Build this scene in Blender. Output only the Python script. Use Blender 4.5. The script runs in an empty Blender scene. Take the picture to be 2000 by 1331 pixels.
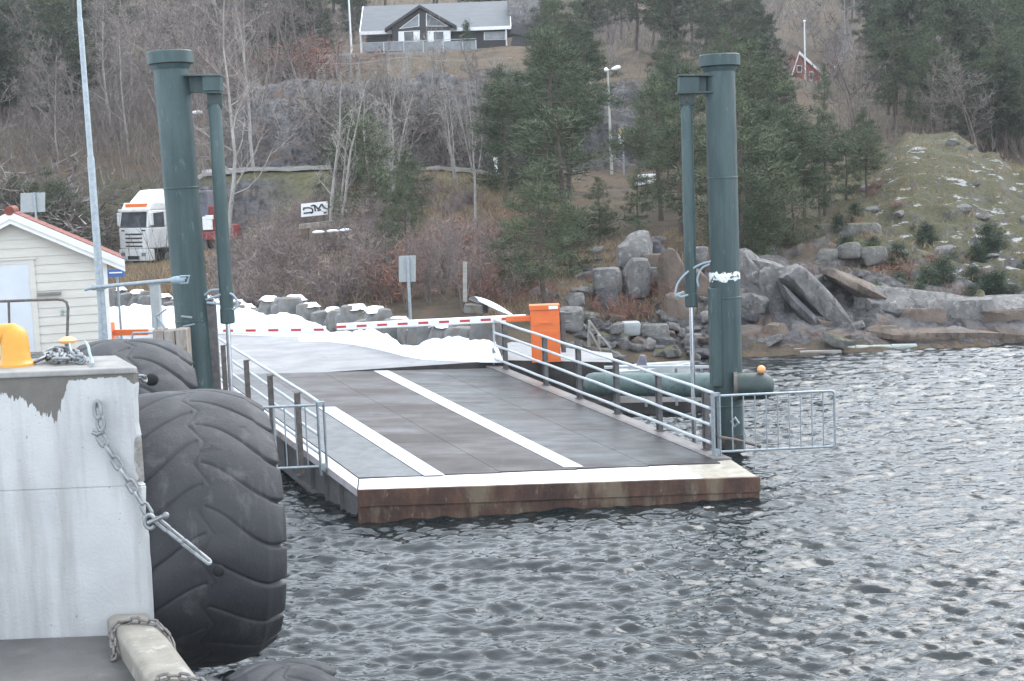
import bpy, math, random
import numpy as np
from mathutils import Vector, Matrix
R = random.Random(7)
RN = np.random.RandomState(7)
sc = bpy.context.scene
COL = sc.collection
# ------------------------------------------------------------------ camera frame (photo is 2000 x 1331)
F = 2800.0; CX = 1000.0; CY = 665.5; H = 5.6
PITCH = math.atan((665.5 - 352) / F); ROLL = math.radians(2.25)
FW = np.array([0, math.cos(PITCH), -math.sin(PITCH)]); UP0 = np.array([0, math.sin(PITCH), math.cos(PITCH)]); R0 = np.array([1., 0, 0])
RT = R0 * math.cos(ROLL) - UP0 * math.sin(ROLL); UPV = UP0 * math.cos(ROLL) + R0 * math.sin(ROLL)
CAM = np.array([0, 0, H])
def ray(x, y): return FW + RT * (x - CX) / F + UPV * (CY - y) / F
def P(x, y, d):                       # world point seen at a photo pixel, d metres ahead
    r = ray(x, y); return CAM + r * (d / r[1])
def PZ(x, y, z):                      # world point seen at a photo pixel, at height z
    r = ray(x, y); return CAM + r * ((z - H) / r[2])
def V(*a): return np.array(a, float)
def unit(v): v = np.array(v, float); return v / np.linalg.norm(v)

cam = bpy.data.cameras.new('camera'); co = bpy.data.objects.new('camera', cam); COL.objects.link(co)
m = Matrix.Identity(4)
for i in range(3):
    m[i][0] = RT[i]; m[i][1] = UPV[i]; m[i][2] = -FW[i]; m[i][3] = CAM[i]
co.matrix_world = m
cam.sensor_width = 36; cam.lens = 36 * F / 2000; cam.clip_start = .1; cam.clip_end = 3000
sc.camera = co

# ------------------------------------------------------------------ materials
def new_mat(name):
    m = bpy.data.materials.new(name); m.use_nodes = True
    nt = m.node_tree; b = nt.nodes['Principled BSDF']
    return m, nt, b
def N(nt, t, **k):
    n = nt.nodes.new(t)
    for a, v in k.items():
        if a in n.inputs: n.inputs[a].default_value = v
        else: setattr(n, a, v)
    return n
def L(nt, a, b): nt.links.new(a, b)
def c4(c): return (c[0], c[1], c[2], 1)
def ramp(nt, fac, stops):
    r = nt.nodes.new('ShaderNodeValToRGB'); e = r.color_ramp.elements
    while len(e) < len(stops): e.new(.5)
    for i, (p, c) in enumerate(stops):
        e[i].position = p; e[i].color = c4(c) if hasattr(c, '__len__') else (c, c, c, 1)
    L(nt, fac, r.inputs['Fac']); return r.outputs['Color']
def mixc(nt, fac, a, b, mode='MIX'):
    n = nt.nodes.new('ShaderNodeMix'); n.data_type = 'RGBA'; n.blend_type = mode
    for s, v in ((n.inputs[0], fac), (n.inputs[6], a), (n.inputs[7], b)):
        if hasattr(v, 'is_linked'): L(nt, v, s)
        else: s.default_value = c4(v) if hasattr(v, '__len__') else v
    return n.outputs[2]
def coords(nt, scale=(1, 1, 1), kind='Object', rot=(0, 0, 0)):
    t = nt.nodes.new('ShaderNodeTexCoord'); mp = nt.nodes.new('ShaderNodeMapping')
    mp.inputs['Scale'].default_value = scale; mp.inputs['Rotation'].default_value = rot
    L(nt, t.outputs[kind], mp.inputs['Vector']); return mp.outputs['Vector']
def noise(nt, vec, scale, detail=5, rough=.6, dist=0):
    n = N(nt, 'ShaderNodeTexNoise', Scale=scale, Detail=detail, Roughness=rough, Distortion=dist)
    L(nt, vec, n.inputs['Vector']); return n.outputs['Fac']
def bump(nt, b, h, strength, dist):
    n = N(nt, 'ShaderNodeBump', Strength=strength, Distance=dist); L(nt, h, n.inputs['Height']); L(nt, n.outputs['Normal'], b.inputs['Normal']); return n
def mathn(nt, op, a, b=None):
    n = nt.nodes.new('ShaderNodeMath'); n.operation = op
    for i, v in enumerate((a, b)):
        if v is None: continue
        if hasattr(v, 'is_linked'): L(nt, v, n.inputs[i])
        else: n.inputs[i].default_value = v
    return n.outputs[0]
ALB = {'old_snow': 1, 'wet_white_plate': 1, 'white_paint': .95, 'pine_bark': .8, 'pale_grey_bark': .8, 'brown_bark': .8, 'dark_bark': .8, 'orange_paint': .8, 'yellow_bollard_paint': .62, 'pale_blue_hose': .45, 'sign_back_aluminium': .5, 'pale_galvanised_pipe': .6, 'red_paint': .8, 'green_painted_steel': .66, 'galvanised_steel': .6, 'hydraulic_rod_steel': 1, 'truck_white_paint': .9, 'cream_white_cladding': .74, 'white_trim': .8, 'peeling_white_tape': .9, 'orange_float_plastic': .9, 'worn_tyre_rubber': .44, 'faded_green_pipe': .45}
def pm(name, c1, c2, scale=4, rough=.7, bs=0.0, bscale=None, metal=0, stretch=(1, 1, 1), lo=.35, hi=.65, rough2=None, c3=None, s3=30, lo3=.6, hi3=.7, spec=None):
    """two-tone weathered surface: noise between c1 and c2, specks of c3, fine bump"""
    m, nt, b = new_mat(name)
    k = ALB.get(name, .66); c1, c2 = [tuple(x * k for x in c) for c in (c1, c2)]; c3 = c3 and tuple(x * k for x in c3)
    v = coords(nt, stretch); f = noise(nt, v, scale)
    col = ramp(nt, f, [(lo, c1), (hi, c2)])
    if c3 is not None:
        f3 = noise(nt, v, s3, 4, .65); col = mixc(nt, ramp(nt, f3, [(lo3, 0.), (hi3, 1.)]), col, c3)
    L(nt, col, b.inputs['Base Color']); b.inputs['Roughness'].default_value = rough; b.inputs['Metallic'].default_value = metal
    if spec is not None: b.inputs['Specular IOR Level'].default_value = spec
    if rough2 is not None:
        f2 = noise(nt, v, scale * 1.7); r = ramp(nt, f2, [(.35, rough), (.65, rough2)]); L(nt, r, b.inputs['Roughness'])
    if bs: bump(nt, b, noise(nt, v, bscale or scale * 6, 6, .7), 1.0, bs)
    return m

M = {}
M['galv'] = pm('galvanised_steel', (.36, .42, .46), (.50, .56, .60), 14, .42, metal=.35, c3=(.28, .31, .34), s3=40)
M['galv_white'] = pm('pale_galvanised_pipe', (.62, .68, .72), (.74, .79, .82), 9, .4, metal=.1, c3=(.42, .46, .5), s3=30, lo3=.62, hi3=.72)
M['dkpost'] = pm('dark_weathered_post', (.10, .098, .10), (.19, .185, .185), 9, .6, bs=.003, c3=(.16, .075, .045), s3=18, lo3=.58, hi3=.7)
M['brpost'] = pm('brown_weathered_post', (.11, .095, .085), (.20, .175, .16), 11, .7, bs=.003, c3=(.17, .08, .05), s3=16, lo3=.6, hi3=.72)
M['green'] = pm('green_painted_steel', (.030, .066, .068), (.058, .104, .106), 2.6, .45, bs=.004, bscale=30, c3=(.13, .17, .165), s3=17, lo3=.64, hi3=.76, stretch=(1.3, 1.3, .3), rough2=.65)
def weather(mn, dark, pale):
    m = M[mn]; nt = m.node_tree; b = nt.nodes['Principled BSDF']; old = b.inputs['Base Color'].links[0].from_socket
    st = ramp(nt, noise(nt, coords(nt, (3.2, 3.2, .10)), 2.0, 6, .7), [(.50, 0.), (.66, .8)]); col = mixc(nt, st, old, dark)
    st = ramp(nt, noise(nt, coords(nt, (2.2, 2.2, .5)), 4.5, 7, .75), [(.60, 0.), (.66, .75)]); col = mixc(nt, st, col, pale)
    L(nt, col, b.inputs['Base Color'])
def cuts(mn):
    m = M[mn]; nt = m.node_tree; b = nt.nodes['Principled BSDF']; old = b.inputs['Base Color'].links[0].from_socket
    col = mixc(nt, ramp(nt, noise(nt, coords(nt, (.8, 1, 3.2), rot=(.2, .5, 0)), 3.2, 3, .5, 1.2), [(.705, 0.), (.72, .9)]), old, (.006, .006, .007))
    col = mixc(nt, ramp(nt, noise(nt, coords(nt, (2.5, 2.5, .4)), 2.2, 6, .7), [(.55, 0.), (.72, .55)]), col, (.085, .083, .085))
    L(nt, col, b.inputs['Base Color'])
weather('green', (.016, .034, .034), (.085, .125, .12))
M['green_dk'] = pm('dark_green_painted_steel', (.022, .045, .042), (.04, .07, .064), 3, .5, bs=.003, bscale=30, c3=(.11, .07, .05), s3=14, lo3=.62, hi3=.72)
M['greenpipe'] = pm('faded_green_pipe', (.13, .22, .21), (.22, .33, .32), 3, .55, bs=.004, c3=(.07, .11, .1), s3=9, lo3=.55, hi3=.7)
M['chrome'] = pm('hydraulic_rod_steel', (.55, .57, .6), (.65, .67, .7), 5, .2, metal=.9)
M['orange'] = pm('orange_paint', (.78, .155, .03), (.86, .20, .045), 3, .45, bs=.001, c3=(.55, .12, .03), s3=12, lo3=.62, hi3=.75)
M['yellow'] = pm('yellow_bollard_paint', (.80, .36, .03), (.86, .43, .05), 5, .4, bs=.002, c3=(.5, .25, .04), s3=25, lo3=.68, hi3=.76)
M['white'] = pm('white_paint', (.74, .75, .76), (.82, .83, .84), 3, .5)
M['red'] = pm('red_paint', (.50, .03, .035), (.6, .05, .05), 6, .5)
M['shedwood'] = pm('cream_white_cladding', (.66, .63, .56), (.73, .70, .64), 2, .65, bs=.002, bscale=20, stretch=(1, 1, 5))
M['trim'] = pm('white_trim', (.76, .75, .71), (.83, .82, .79), 3, .55)
M['door'] = pm('pale_door', (.72, .77, .82), (.8, .84, .87), 2, .4)
M['tile'] = pm('red_roof_tile', (.21, .045, .028), (.31, .08, .05), 7, .7, bs=.01, bscale=12)
M['rubber'] = pm('worn_tyre_rubber', (.030, .031, .038), (.056, .057, .067), 1.6, .55, bs=.006, bscale=38, c3=(.15, .14, .14), s3=3.5, lo3=.6, hi3=.78, rough2=.7)
cuts('rubber')
M['chain'] = pm('zinc_chain_steel', (.24, .255, .265), (.38, .40, .41), 12, .45, metal=.4, c3=(.17, .12, .09), s3=25, lo3=.62, hi3=.72)
M['rustchain'] = pm('dull_chain_steel', (.16, .155, .15), (.27, .265, .26), 14, .55, metal=.3, c3=(.2, .11, .06), s3=22, lo3=.52, hi3=.66)
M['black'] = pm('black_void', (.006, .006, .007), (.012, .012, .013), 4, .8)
M['snow'] = pm('old_snow', (.78, .80, .84), (.86, .87, .9), 2, .8, bs=.05, bscale=4, c3=(.6, .6, .6), s3=5, lo3=.62, hi3=.75)
M['timber'] = pm('weathered_timber', (.30, .25, .20), (.48, .45, .42), 3, .8, bs=.006, bscale=14, stretch=(3, 3, .8), c3=(.27, .13, .06), s3=5, lo3=.55, hi3=.68)
M['bark_pine'] = pm('pine_bark', (.075, .056, .047), (.14, .105, .085), 3, .9, bs=.03, stretch=(1, 1, .4))
M['bark_pale'] = pm('pale_grey_bark', (.23, .21, .195), (.38, .36, .33), 2, .9, bs=.01, c3=(.12, .11, .1), s3=7, lo3=.58, hi3=.68)
M['bark_brown'] = pm('brown_bark', (.13, .105, .095), (.22, .185, .165), 2, .9, bs=.01)
M['bark_dark'] = pm('dark_bark', (.075, .06, .055), (.13, .108, .10), 2, .9, bs=.01)
M['glass'] = pm('dark_window_glass', (.05, .055, .06), (.16, .17, .19), 1.2, .08)
M['brightglass'] = pm('bright_window_glass', (.25, .27, .30), (.46, .49, .53), .8, .1)
M['roofgrey'] = pm('grey_roof_sheet', (.115, .13, .145), (.155, .17, .185), 3, .5, stretch=(.3, 1, 1))
M['darkwood'] = pm('dark_stained_wood', (.035, .033, .034), (.06, .057, .06), 4, .6, stretch=(.3, 1, 6))
M['redwood'] = pm('red_painted_wood', (.40, .075, .05), (.50, .11, .08), 2, .7)
M['dullred'] = pm('dull_red_paint', (.26, .03, .03), (.36, .05, .045), 5, .6, c3=(.1, .04, .03), s3=6, lo3=.55, hi3=.7)
M['truckwhite'] = pm('truck_white_paint', (.68, .68, .68), (.80, .80, .80), 2, .35, c3=(.42, .38, .34), s3=6, lo3=.6, hi3=.72)
M['truckdark'] = pm('truck_dark_plastic', (.03, .03, .032), (.06, .06, .062), 3, .5)
M['blue'] = pm('blue_sign_paint', (.06, .17, .5), (.09, .22, .58), 4, .45)
M['bluehose'] = pm('pale_blue_hose', (.42, .58, .68), (.60, .74, .82), 12, .45)
M['boat'] = pm('boat_gelcoat', (.66, .68, .66), (.75, .76, .74), 3, .35)
M['canvas'] = pm('grey_cover', (.15, .15, .19), (.22, .22, .27), 5, .8)
M['signback'] = pm('sign_back_aluminium', (.50, .54, .55), (.58, .62, .62), 5, .5)
M['beige'] = pm('wet_worn_plate', (.42, .38, .30), (.62, .58, .5), 6, .35, c3=(.28, .2, .14), s3=12, lo3=.58, hi3=.68)
M['edge'] = pm('pale_edge_strip', (.52, .48, .50), (.68, .64, .66), 4, .5, c3=(.3, .2, .16), s3=10, lo3=.62, hi3=.72)
M['edge_dk'] = pm('grey_deck_edge', (.20, .185, .185), (.32, .29, .28), 4, .45, c3=(.2, .12, .09), s3=8, lo3=.56, hi3=.7)
M['curbstone'] = pm('cut_grey_stone', (.15, .155, .16), (.29, .29, .28), 2.2, .85, bs=.03, bscale=8, c3=(.20, .16, .11), s3=3.5, lo3=.52, hi3=.66)
M['quaydark'] = pm('dark_wet_quay_side', (.035, .03, .028), (.08, .07, .065), 2, .7, bs=.02)
M['plank'] = pm('grey_plank', (.32, .30, .27), (.5, .48, .45), 5, .8, stretch=(.3, 2, 2))
M['pontoon'] = pm('faded_green_pontoon', (.28, .34, .31), (.42, .47, .43), 4, .7)
M['yellowsign'] = pm('yellow_sign_face', (.7, .42, .08), (.75, .48, .1), 4, .5)
M['topiary'] = None

def leafmat(name, c1, c2, c3):
    m, nt, b = new_mat(name)
    g = nt.nodes.new('ShaderNodeNewGeometry'); oi = nt.nodes.new('ShaderNodeObjectInfo')
    v = coords(nt); f = noise(nt, v, .9, 3, .6)
    s = mathn(nt, 'ADD', mathn(nt, 'MULTIPLY', g.outputs['Random Per Island'], .45), mathn(nt, 'MULTIPLY', f, .55))
    s = mathn(nt, 'ADD', s, mathn(nt, 'MULTIPLY', mathn(nt, 'SUBTRACT', oi.outputs['Random'], .5), .22))
    L(nt, ramp(nt, s, [(.22, c1), (.5, c2), (.8, c3)]), b.inputs['Base Color'])
    b.inputs['Roughness'].default_value = .75; b.inputs['Specular IOR Level'].default_value = .25
    return m
M['needles'] = leafmat('pine_needles', (.028, .042, .024), (.066, .086, .047), (.125, .14, .08))
M['needles_far'] = leafmat('far_pine_needles', (.030, .041, .028), (.058, .072, .046), (.10, .112, .074))
M['juniper'] = leafmat('juniper_needles', (.018, .032, .020), (.036, .058, .034), (.075, .10, .055))
M['twig'] = leafmat('bare_twigs', (.11, .085, .078), (.185, .145, .135), (.28, .235, .215))
M['twig_far'] = leafmat('far_bare_twigs', (.10, .085, .078), (.16, .138, .126), (.23, .20, .185))
M['twig_pale'] = leafmat('pale_bare_twigs', (.17, .15, .135), (.27, .245, .22), (.37, .345, .31))
M['twig_red'] = leafmat('reddish_twigs', (.15, .075, .055), (.24, .12, .09), (.32, .18, .14))
M['drygrass'] = leafmat('dry_grass_blades', (.14, .10, .06), (.25, .18, .11), (.34, .27, .17))

# rock: fractured grey with lichen
def rockmat(name, a, b_, lich, moss=None):
    m, nt, b = new_mat(name)
    v = coords(nt); f = noise(nt, v, 1.3, 7, .65); col = ramp(nt, f, [(.3, a), (.7, b_)])
    f2 = noise(nt, v, 5, 5, .7); col = mixc(nt, ramp(nt, f2, [(.56, 0.), (.68, 1.)]), col, lich)
    vf = coords(nt, (1.2, .6, .5), rot=(.4, .6, .3)); cr = ramp(nt, noise(nt, vf, 2.6, 8, .75, .5), [(.36, 0.), (.46, 1.)]); col = mixc(nt, cr, mixc(nt, .45, (.035, .032, .03), col), col)
    if moss:
        g = nt.nodes.new('ShaderNodeNewGeometry'); sx = nt.nodes.new('ShaderNodeSeparateXYZ'); L(nt, g.outputs['Normal'], sx.inputs[0])
        k = mathn(nt, 'ADD', sx.outputs[2], mathn(nt, 'MULTIPLY', noise(nt, v, 2.5, 4), .9)); col = mixc(nt, ramp(nt, k, [(.55, 0.), (.66, 1.)]) if False else ramp(nt, mathn(nt, 'MULTIPLY', k, .5), [(.58, 0.), (.66, 1.)]), col, moss)
    L(nt, col, b.inputs['Base Color']); b.inputs['Roughness'].default_value = .85
    h = mathn(nt, 'ADD', noise(nt, v, 6, 8, .75), mathn(nt, 'MULTIPLY', cr, .25)); bump(nt, b, h, 1., .12)
    return m
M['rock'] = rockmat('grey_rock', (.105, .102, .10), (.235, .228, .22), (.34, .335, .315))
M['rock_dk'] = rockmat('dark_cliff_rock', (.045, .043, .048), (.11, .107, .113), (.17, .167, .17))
M['rock_br'] = rockmat('brown_stained_rock', (.11, .085, .068), (.20, .16, .13), (.17, .085, .05))
M['rock_moss'] = rockmat('mossy_rock', (.11, .108, .098), (.20, .19, .18), (.28, .28, .255), (.095, .092, .035))

# ------------------------------------------------------------------ mesh helpers
class MB:
    def __init__(s): s.v = []; s.f = []; s.mi = []; s.m = 0
    def add(s, vs, fs):
        o = len(s.v); s.v += [tuple(map(float, p)) for p in vs]
        for f in fs: s.f.append(tuple(i + o for i in f)); s.mi.append(s.m)
        return s
    def hexa(s, p):                   # 4 bottom, 4 top
        return s.add(p, [(0, 3, 2, 1), (4, 5, 6, 7), (0, 1, 5, 4), (1, 2, 6, 5), (2, 3, 7, 6), (3, 0, 4, 7)])
    def bx(s, x0, x1, y0, y1, z0, z1):
        return s.hexa([(x0, y0, z0), (x1, y0, z0), (x1, y1, z0), (x0, y1, z0), (x0, y0, z1), (x1, y0, z1), (x1, y1, z1), (x0, y1, z1)])
    def bar(s, a, b, w, h, up=(0, 0, 1)):   # rectangular bar from a to b, w across, h along up
        a = np.array(a, float); b = np.array(b, float); d = unit(b - a); u = np.array(up, float)
        sd = np.cross(d, u)
        if np.linalg.norm(sd) < 1e-5: sd = np.cross(d, (1, 0, 0))
        sd = unit(sd) * w / 2; uu = unit(np.cross(sd, d)) * h / 2
        return s.hexa([a - sd - uu, a + sd - uu, b + sd - uu, b - sd - uu, a - sd + uu, a + sd + uu, b + sd + uu, b - sd + uu])
    def slab(s, poly, ext):           # polygon (3D points, one plane) extruded by ext
        p = [np.array(q, float) for q in poly]; n = len(p); e = np.array(ext, float)
        return s.add(p + [q + e for q in p], [tuple(range(n))[::-1], tuple(range(n, 2 * n))] + [(i, (i + 1) % n, n + (i + 1) % n, n + i) for i in range(n)])
    def tube(s, pts, r, n=10, cap=True, closed=False):
        pts = [np.array(p, float) for p in pts]; k = len(pts)
        rs = r if hasattr(r, '__len__') else [r] * k
        ref = None; vs = []
        for i in range(k):
            a = pts[(i - 1) % k] if (closed or i > 0) else pts[i]; b = pts[(i + 1) % k] if (closed or i < k - 1) else pts[i]
            d = unit(b - a)
            if ref is None: ref = np.cross(d, (0, 0, 1)) if abs(d[2]) < .9 else np.cross(d, (0, 1, 0))
            ref = unit(ref - d * (ref @ d)); q = np.cross(d, ref)
            for j in range(n):
                t = 2 * math.pi * j / n; vs.append(pts[i] + (ref * math.cos(t) + q * math.sin(t)) * rs[i])
        fs = []
        for i in range(k if closed else k - 1):
            for j in range(n):
                a = i * n + j; b = i * n + (j + 1) % n; i2 = (i + 1) % k
                fs.append((a, b, i2 * n + (j + 1) % n, i2 * n + j))
        if cap and not closed: fs += [tuple(range(n))[::-1], tuple(range((k - 1) * n, k * n))]
        return s.add(vs, fs)
    def ball(s, c, r, sx=1, sy=1, sz=1, nu=14, nv=9):
        c = np.array(c, float); vs = [c + V(0, 0, -r * sz)]
        for i in range(1, nv):
            t = -math.pi / 2 + math.pi * i / nv
            for j in range(nu):
                p = 2 * math.pi * j / nu; vs.append(c + V(r * sx * math.cos(t) * math.cos(p), r * sy * math.cos(t) * math.sin(p), r * sz * math.sin(t)))
        vs.append(c + V(0, 0, r * sz)); n = len(vs)
        fs = [(0, 1 + (j + 1) % nu, 1 + j) for j in range(nu)] + [(n - 1, n - 1 - nu + j, n - 1 - nu + (j + 1) % nu) for j in range(nu)]
        for i in range(nv - 2):
            for j in range(nu):
                a = 1 + i * nu + j; b = 1 + i * nu + (j + 1) % nu; fs.append((a, b, b + nu, a + nu))
        return s.add(vs, fs)
    def build(s, name, mats, parent=None, smooth=False, bevel=0, seg=2):
        me = bpy.data.meshes.new(name); me.from_pydata(s.v, [], s.f)
        mats = mats if isinstance(mats, (list, tuple)) else [mats]
        for m_ in mats: me.materials.append(M[m_] if isinstance(m_, str) else m_)
        if len(mats) > 1: me.polygons.foreach_set('material_index', s.mi)
        return link(name, me, parent, smooth, bevel, seg)
def link(name, me, parent=None, smooth=False, bevel=0, seg=2):
    if smooth:
        me.polygons.foreach_set('use_smooth', [True] * len(me.polygons))
        if smooth == 'auto': me.set_sharp_from_angle(angle=math.radians(38))
    me.update(); o = bpy.data.objects.new(name, me); COL.objects.link(o)
    if bevel:
        b = o.modifiers.new('bevel', 'BEVEL'); b.width = bevel; b.segments = seg; b.limit_method = 'ANGLE'
    if parent is not None:
        o.parent = parent
        o.matrix_parent_inverse = (Matrix.LocRotScale(parent.location, parent.rotation_euler, parent.scale) if parent.parent is None else Matrix.Identity(4)).inverted()
    return o
def np_mesh(name, v, quads, mats):
    me = bpy.data.meshes.new(name); nv = len(v); nf = len(quads); k = quads.shape[1]
    me.vertices.add(nv); me.vertices.foreach_set('co', np.asarray(v, np.float32).ravel())
    me.loops.add(nf * k); me.loops.foreach_set('vertex_index', np.asarray(quads, np.int32).ravel())
    me.polygons.add(nf); me.polygons.foreach_set('loop_start', np.arange(0, nf * k, k, dtype=np.int32)); me.polygons.foreach_set('loop_total', np.full(nf, k, np.int32))
    me.update(calc_edges=True); me.validate()
    for m_ in mats: me.materials.append(M[m_] if isinstance(m_, str) else m_)
    return me
def tag(o, label=None, cat=None, group=None, kind=None):
    if label: o['label'] = label
    if cat: o['category'] = cat
    if group: o['group'] = group
    if kind: o['kind'] = kind
    return o
def thing(name, label, cat, loc=(0, 0, 0), group=None):
    o = bpy.data.objects.new(name, None); o.empty_display_size = .2; COL.objects.link(o); o.location = tuple(map(float, loc)); return tag(o, label, cat, group)
def copy_tree(o, loc, rz=0, s=1, label=None, group=None, tilt=(0, 0), cat=None):
    r = o.copy(); COL.objects.link(r); r.location = tuple(map(float, loc)); r.rotation_euler = (tilt[0], tilt[1], rz)
    r.scale = s if hasattr(s, '__len__') else (s, s, s)
    if label: r['label'] = label
    if group: r['group'] = group
    if cat: r['category'] = cat
    for ch in o.children:
        c = ch.copy(); COL.objects.link(c); c.parent = r
        for g in ch.children:
            d = g.copy(); COL.objects.link(d); d.parent = c
    return r

# value noise on numpy arrays
_perm = RN.rand(64, 64, 8)
def smooth(pts, k=6):
    p = [np.array(q, float) for q in pts]; p = [2 * p[0] - p[1]] + p + [2 * p[-1] - p[-2]]; out = []
    for i in range(1, len(p) - 2):
        for t in np.linspace(0, 1, k, endpoint=False):
            out.append(.5 * (2 * p[i] + (p[i + 1] - p[i - 1]) * t + (2 * p[i - 1] - 5 * p[i] + 4 * p[i + 1] - p[i + 2]) * t * t + (3 * p[i] - p[i - 1] - 3 * p[i + 1] + p[i + 2]) * t ** 3))
    return out + [p[-2]]
def vnoise(x, y, k=0):
    xi = np.floor(x).astype(int); yi = np.floor(y).astype(int); fx = x - xi; fy = y - yi
    fx = fx * fx * (3 - 2 * fx); fy = fy * fy * (3 - 2 * fy); T = _perm[:, :, k % 8]
    g = lambda a, b: T[a % 64, b % 64]
    return (g(xi, yi) * (1 - fx) + g(xi + 1, yi) * fx) * (1 - fy) + (g(xi, yi + 1) * (1 - fx) + g(xi + 1, yi + 1) * fx) * fy
def fbm(x, y, o=5, k=0):
    a = .5; s = 0
    for i in range(o): s = s + a * (vnoise(x * 2 ** i + 13.7 * i, y * 2 ** i + 7.1 * i, k + i) - .5); a *= .5
    return s

# ================================================================== TERRAIN
KN = {
 -1400: [(30, -1.5), (41, -1.5), (45, 1.0), (66, 1.6), (80, 2.2), (92, 7), (125, 15), (152, 20.5), (250, 40), (330, 52), (420, 53), (700, 55)],
 -300: [(30, -1.5), (41, -1.5), (45, 1.0), (56, 1.0), (66, 1.8), (72, 2.0), (80, 2.1), (86, 4), (92, 7), (100, 9.5), (125, 15), (152, 20.5), (250, 40), (330, 52), (420, 53), (700, 55)],
 300: [(30, -1.5), (41, -1.5), (45, .95), (58, 1.0), (66, 1.45), (72, 1.6), (83, 1.7), (88, 3.4), (92, 7), (100, 10), (125, 15), (152, 20.5), (250, 40), (330, 52), (420, 53), (700, 55)],
 420: [(30, -1.5), (41, -1.5), (45, 1.0), (52, 1.3), (66, 1.9), (78, 2.3), (81, 2.7), (83, 6.4), (86, 6.7), (91, 6.9), (94, 9), (100, 11.5), (125, 15.6), (152, 20.5), (250, 40), (330, 52), (420, 53), (700, 55)],
 700: [(30, -1.5), (40, -1.5), (43.5, 1.0), (46, 1.4), (52, 2.1), (58, 3.0), (66, 4.2), (76, 5.5), (84, 6.6), (91, 6.7), (93.5, 10), (98, 12.2), (110, 13.4), (118, 14.2), (125, 15.6), (138, 17.5), (155, 18.3), (180, 24), (250, 40), (330, 52), (420, 53), (700, 55)],
 1000: [(30, -1.5), (34, -.8), (40, .2), (44, 1.0), (47, 1.55), (52, 2.05), (58, 2.6), (66, 3.7), (76, 5.1), (84, 5.9), (91, 6.0), (93.5, 9), (98, 11.8), (110, 13.3), (118, 14.2), (125, 15.4), (138, 17.4), (155, 18.5), (180, 24), (250, 37), (330, 49), (420, 50), (700, 52)],
 1250: [(30, -2), (40, -.8), (43, 0.), (46, .75), (50, 2.2), (56, 2.95), (66, 3.75), (76, 4.9), (84, 5.7), (91, 6.0), (95, 9.4), (100, 11), (125, 15.7), (152, 19.7), (180, 24.5), (250, 37), (330, 49), (420, 50), (700, 52)],
 1450: [(30, -2), (41, -.8), (43.3, .05), (45, .9), (47, 2.4), (52, 2.9), (58, 3.4), (66, 4.2), (76, 5.3), (90, 7), (125, 14.4), (152, 18.0), (180, 22), (250, 34), (330, 46), (420, 47), (700, 49)],
 1600: [(30, -2), (41, -.8), (43.2, .05), (45, .8), (47, 1.8), (50, 2.6), (56, 3.4), (66, 4.5), (80, 6), (100, 9), (125, 12.6), (152, 14.0), (170, 14.6), (195, 17), (250, 34), (330, 46), (420, 47), (700, 49)],
 1700: [(30, -2), (41, -.8), (43.3, .05), (45, .6), (47, 1.3), (50, 2.2), (54, 3.0), (58, 3.9), (62, 4.8), (66, 5.4), (80, 6.3), (100, 9), (125, 13), (152, 17.0), (180, 22), (250, 34), (330, 46), (420, 47), (700, 49)],
 1790: [(30, -2), (41, -.8), (43.6, 0.05), (45, .5), (47, 1.1), (50, 2.0), (54, 3.0), (58, 4.2), (62, 5.7), (66, 6.7), (70, 6.95), (76, 6.5), (84, 6.4), (100, 9), (125, 13.2), (152, 19.0), (180, 24), (250, 34), (330, 46), (420, 47), (700, 49)],
 1870: [(30, -2), (41, -.8), (43.6, 0.05), (45, .5), (47, 1.1), (50, 1.9), (54, 2.9), (58, 4.0), (62, 5.6), (66, 6.6), (70, 6.9), (76, 6.4), (84, 6.3), (100, 9), (125, 13.2), (152, 19), (180, 24), (250, 34), (330, 46), (420, 47), (700, 49)],
 1940: [(30, -2), (41, -.8), (43.8, 0.05), (45.5, .6), (50, 1.6), (54, 2.6), (58, 3.6), (62, 5.2), (66, 5.8), (70, 5.9), (76, 5.4), (84, 5.9), (100, 9), (125, 13.2), (152, 19), (180, 24), (250, 34), (330, 46), (420, 47), (700, 49)],
 2000: [(30, -2), (41, -.8), (44, 0.05), (46, .6), (50, 1.4), (54, 2.3), (58, 3.3), (62, 4.7), (66, 5.0), (70, 4.6), (84, 5.6), (100, 8), (125, 13), (152, 19.0), (180, 24), (250, 34), (330, 46), (420, 47), (700, 49)],
 2500: [(30, -2), (42, -.8), (46, 0.05), (60, 2.6), (100, 8), (152, 17.0), (250, 34), (330, 46), (420, 47), (700, 49)],
 3900: [(30, -2), (42, -.8), (47, 0.05), (60, 2.6), (100, 8), (152, 17.0), (250, 34), (330, 46), (420, 47), (700, 49)],
}
KX = np.array(sorted(KN)); DG = np.arange(30, 701, .5)
ZT = np.array([np.interp(DG, [k[0] for k in KN[x]], [k[1] for k in KN[x]]) for x in KX])
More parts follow.
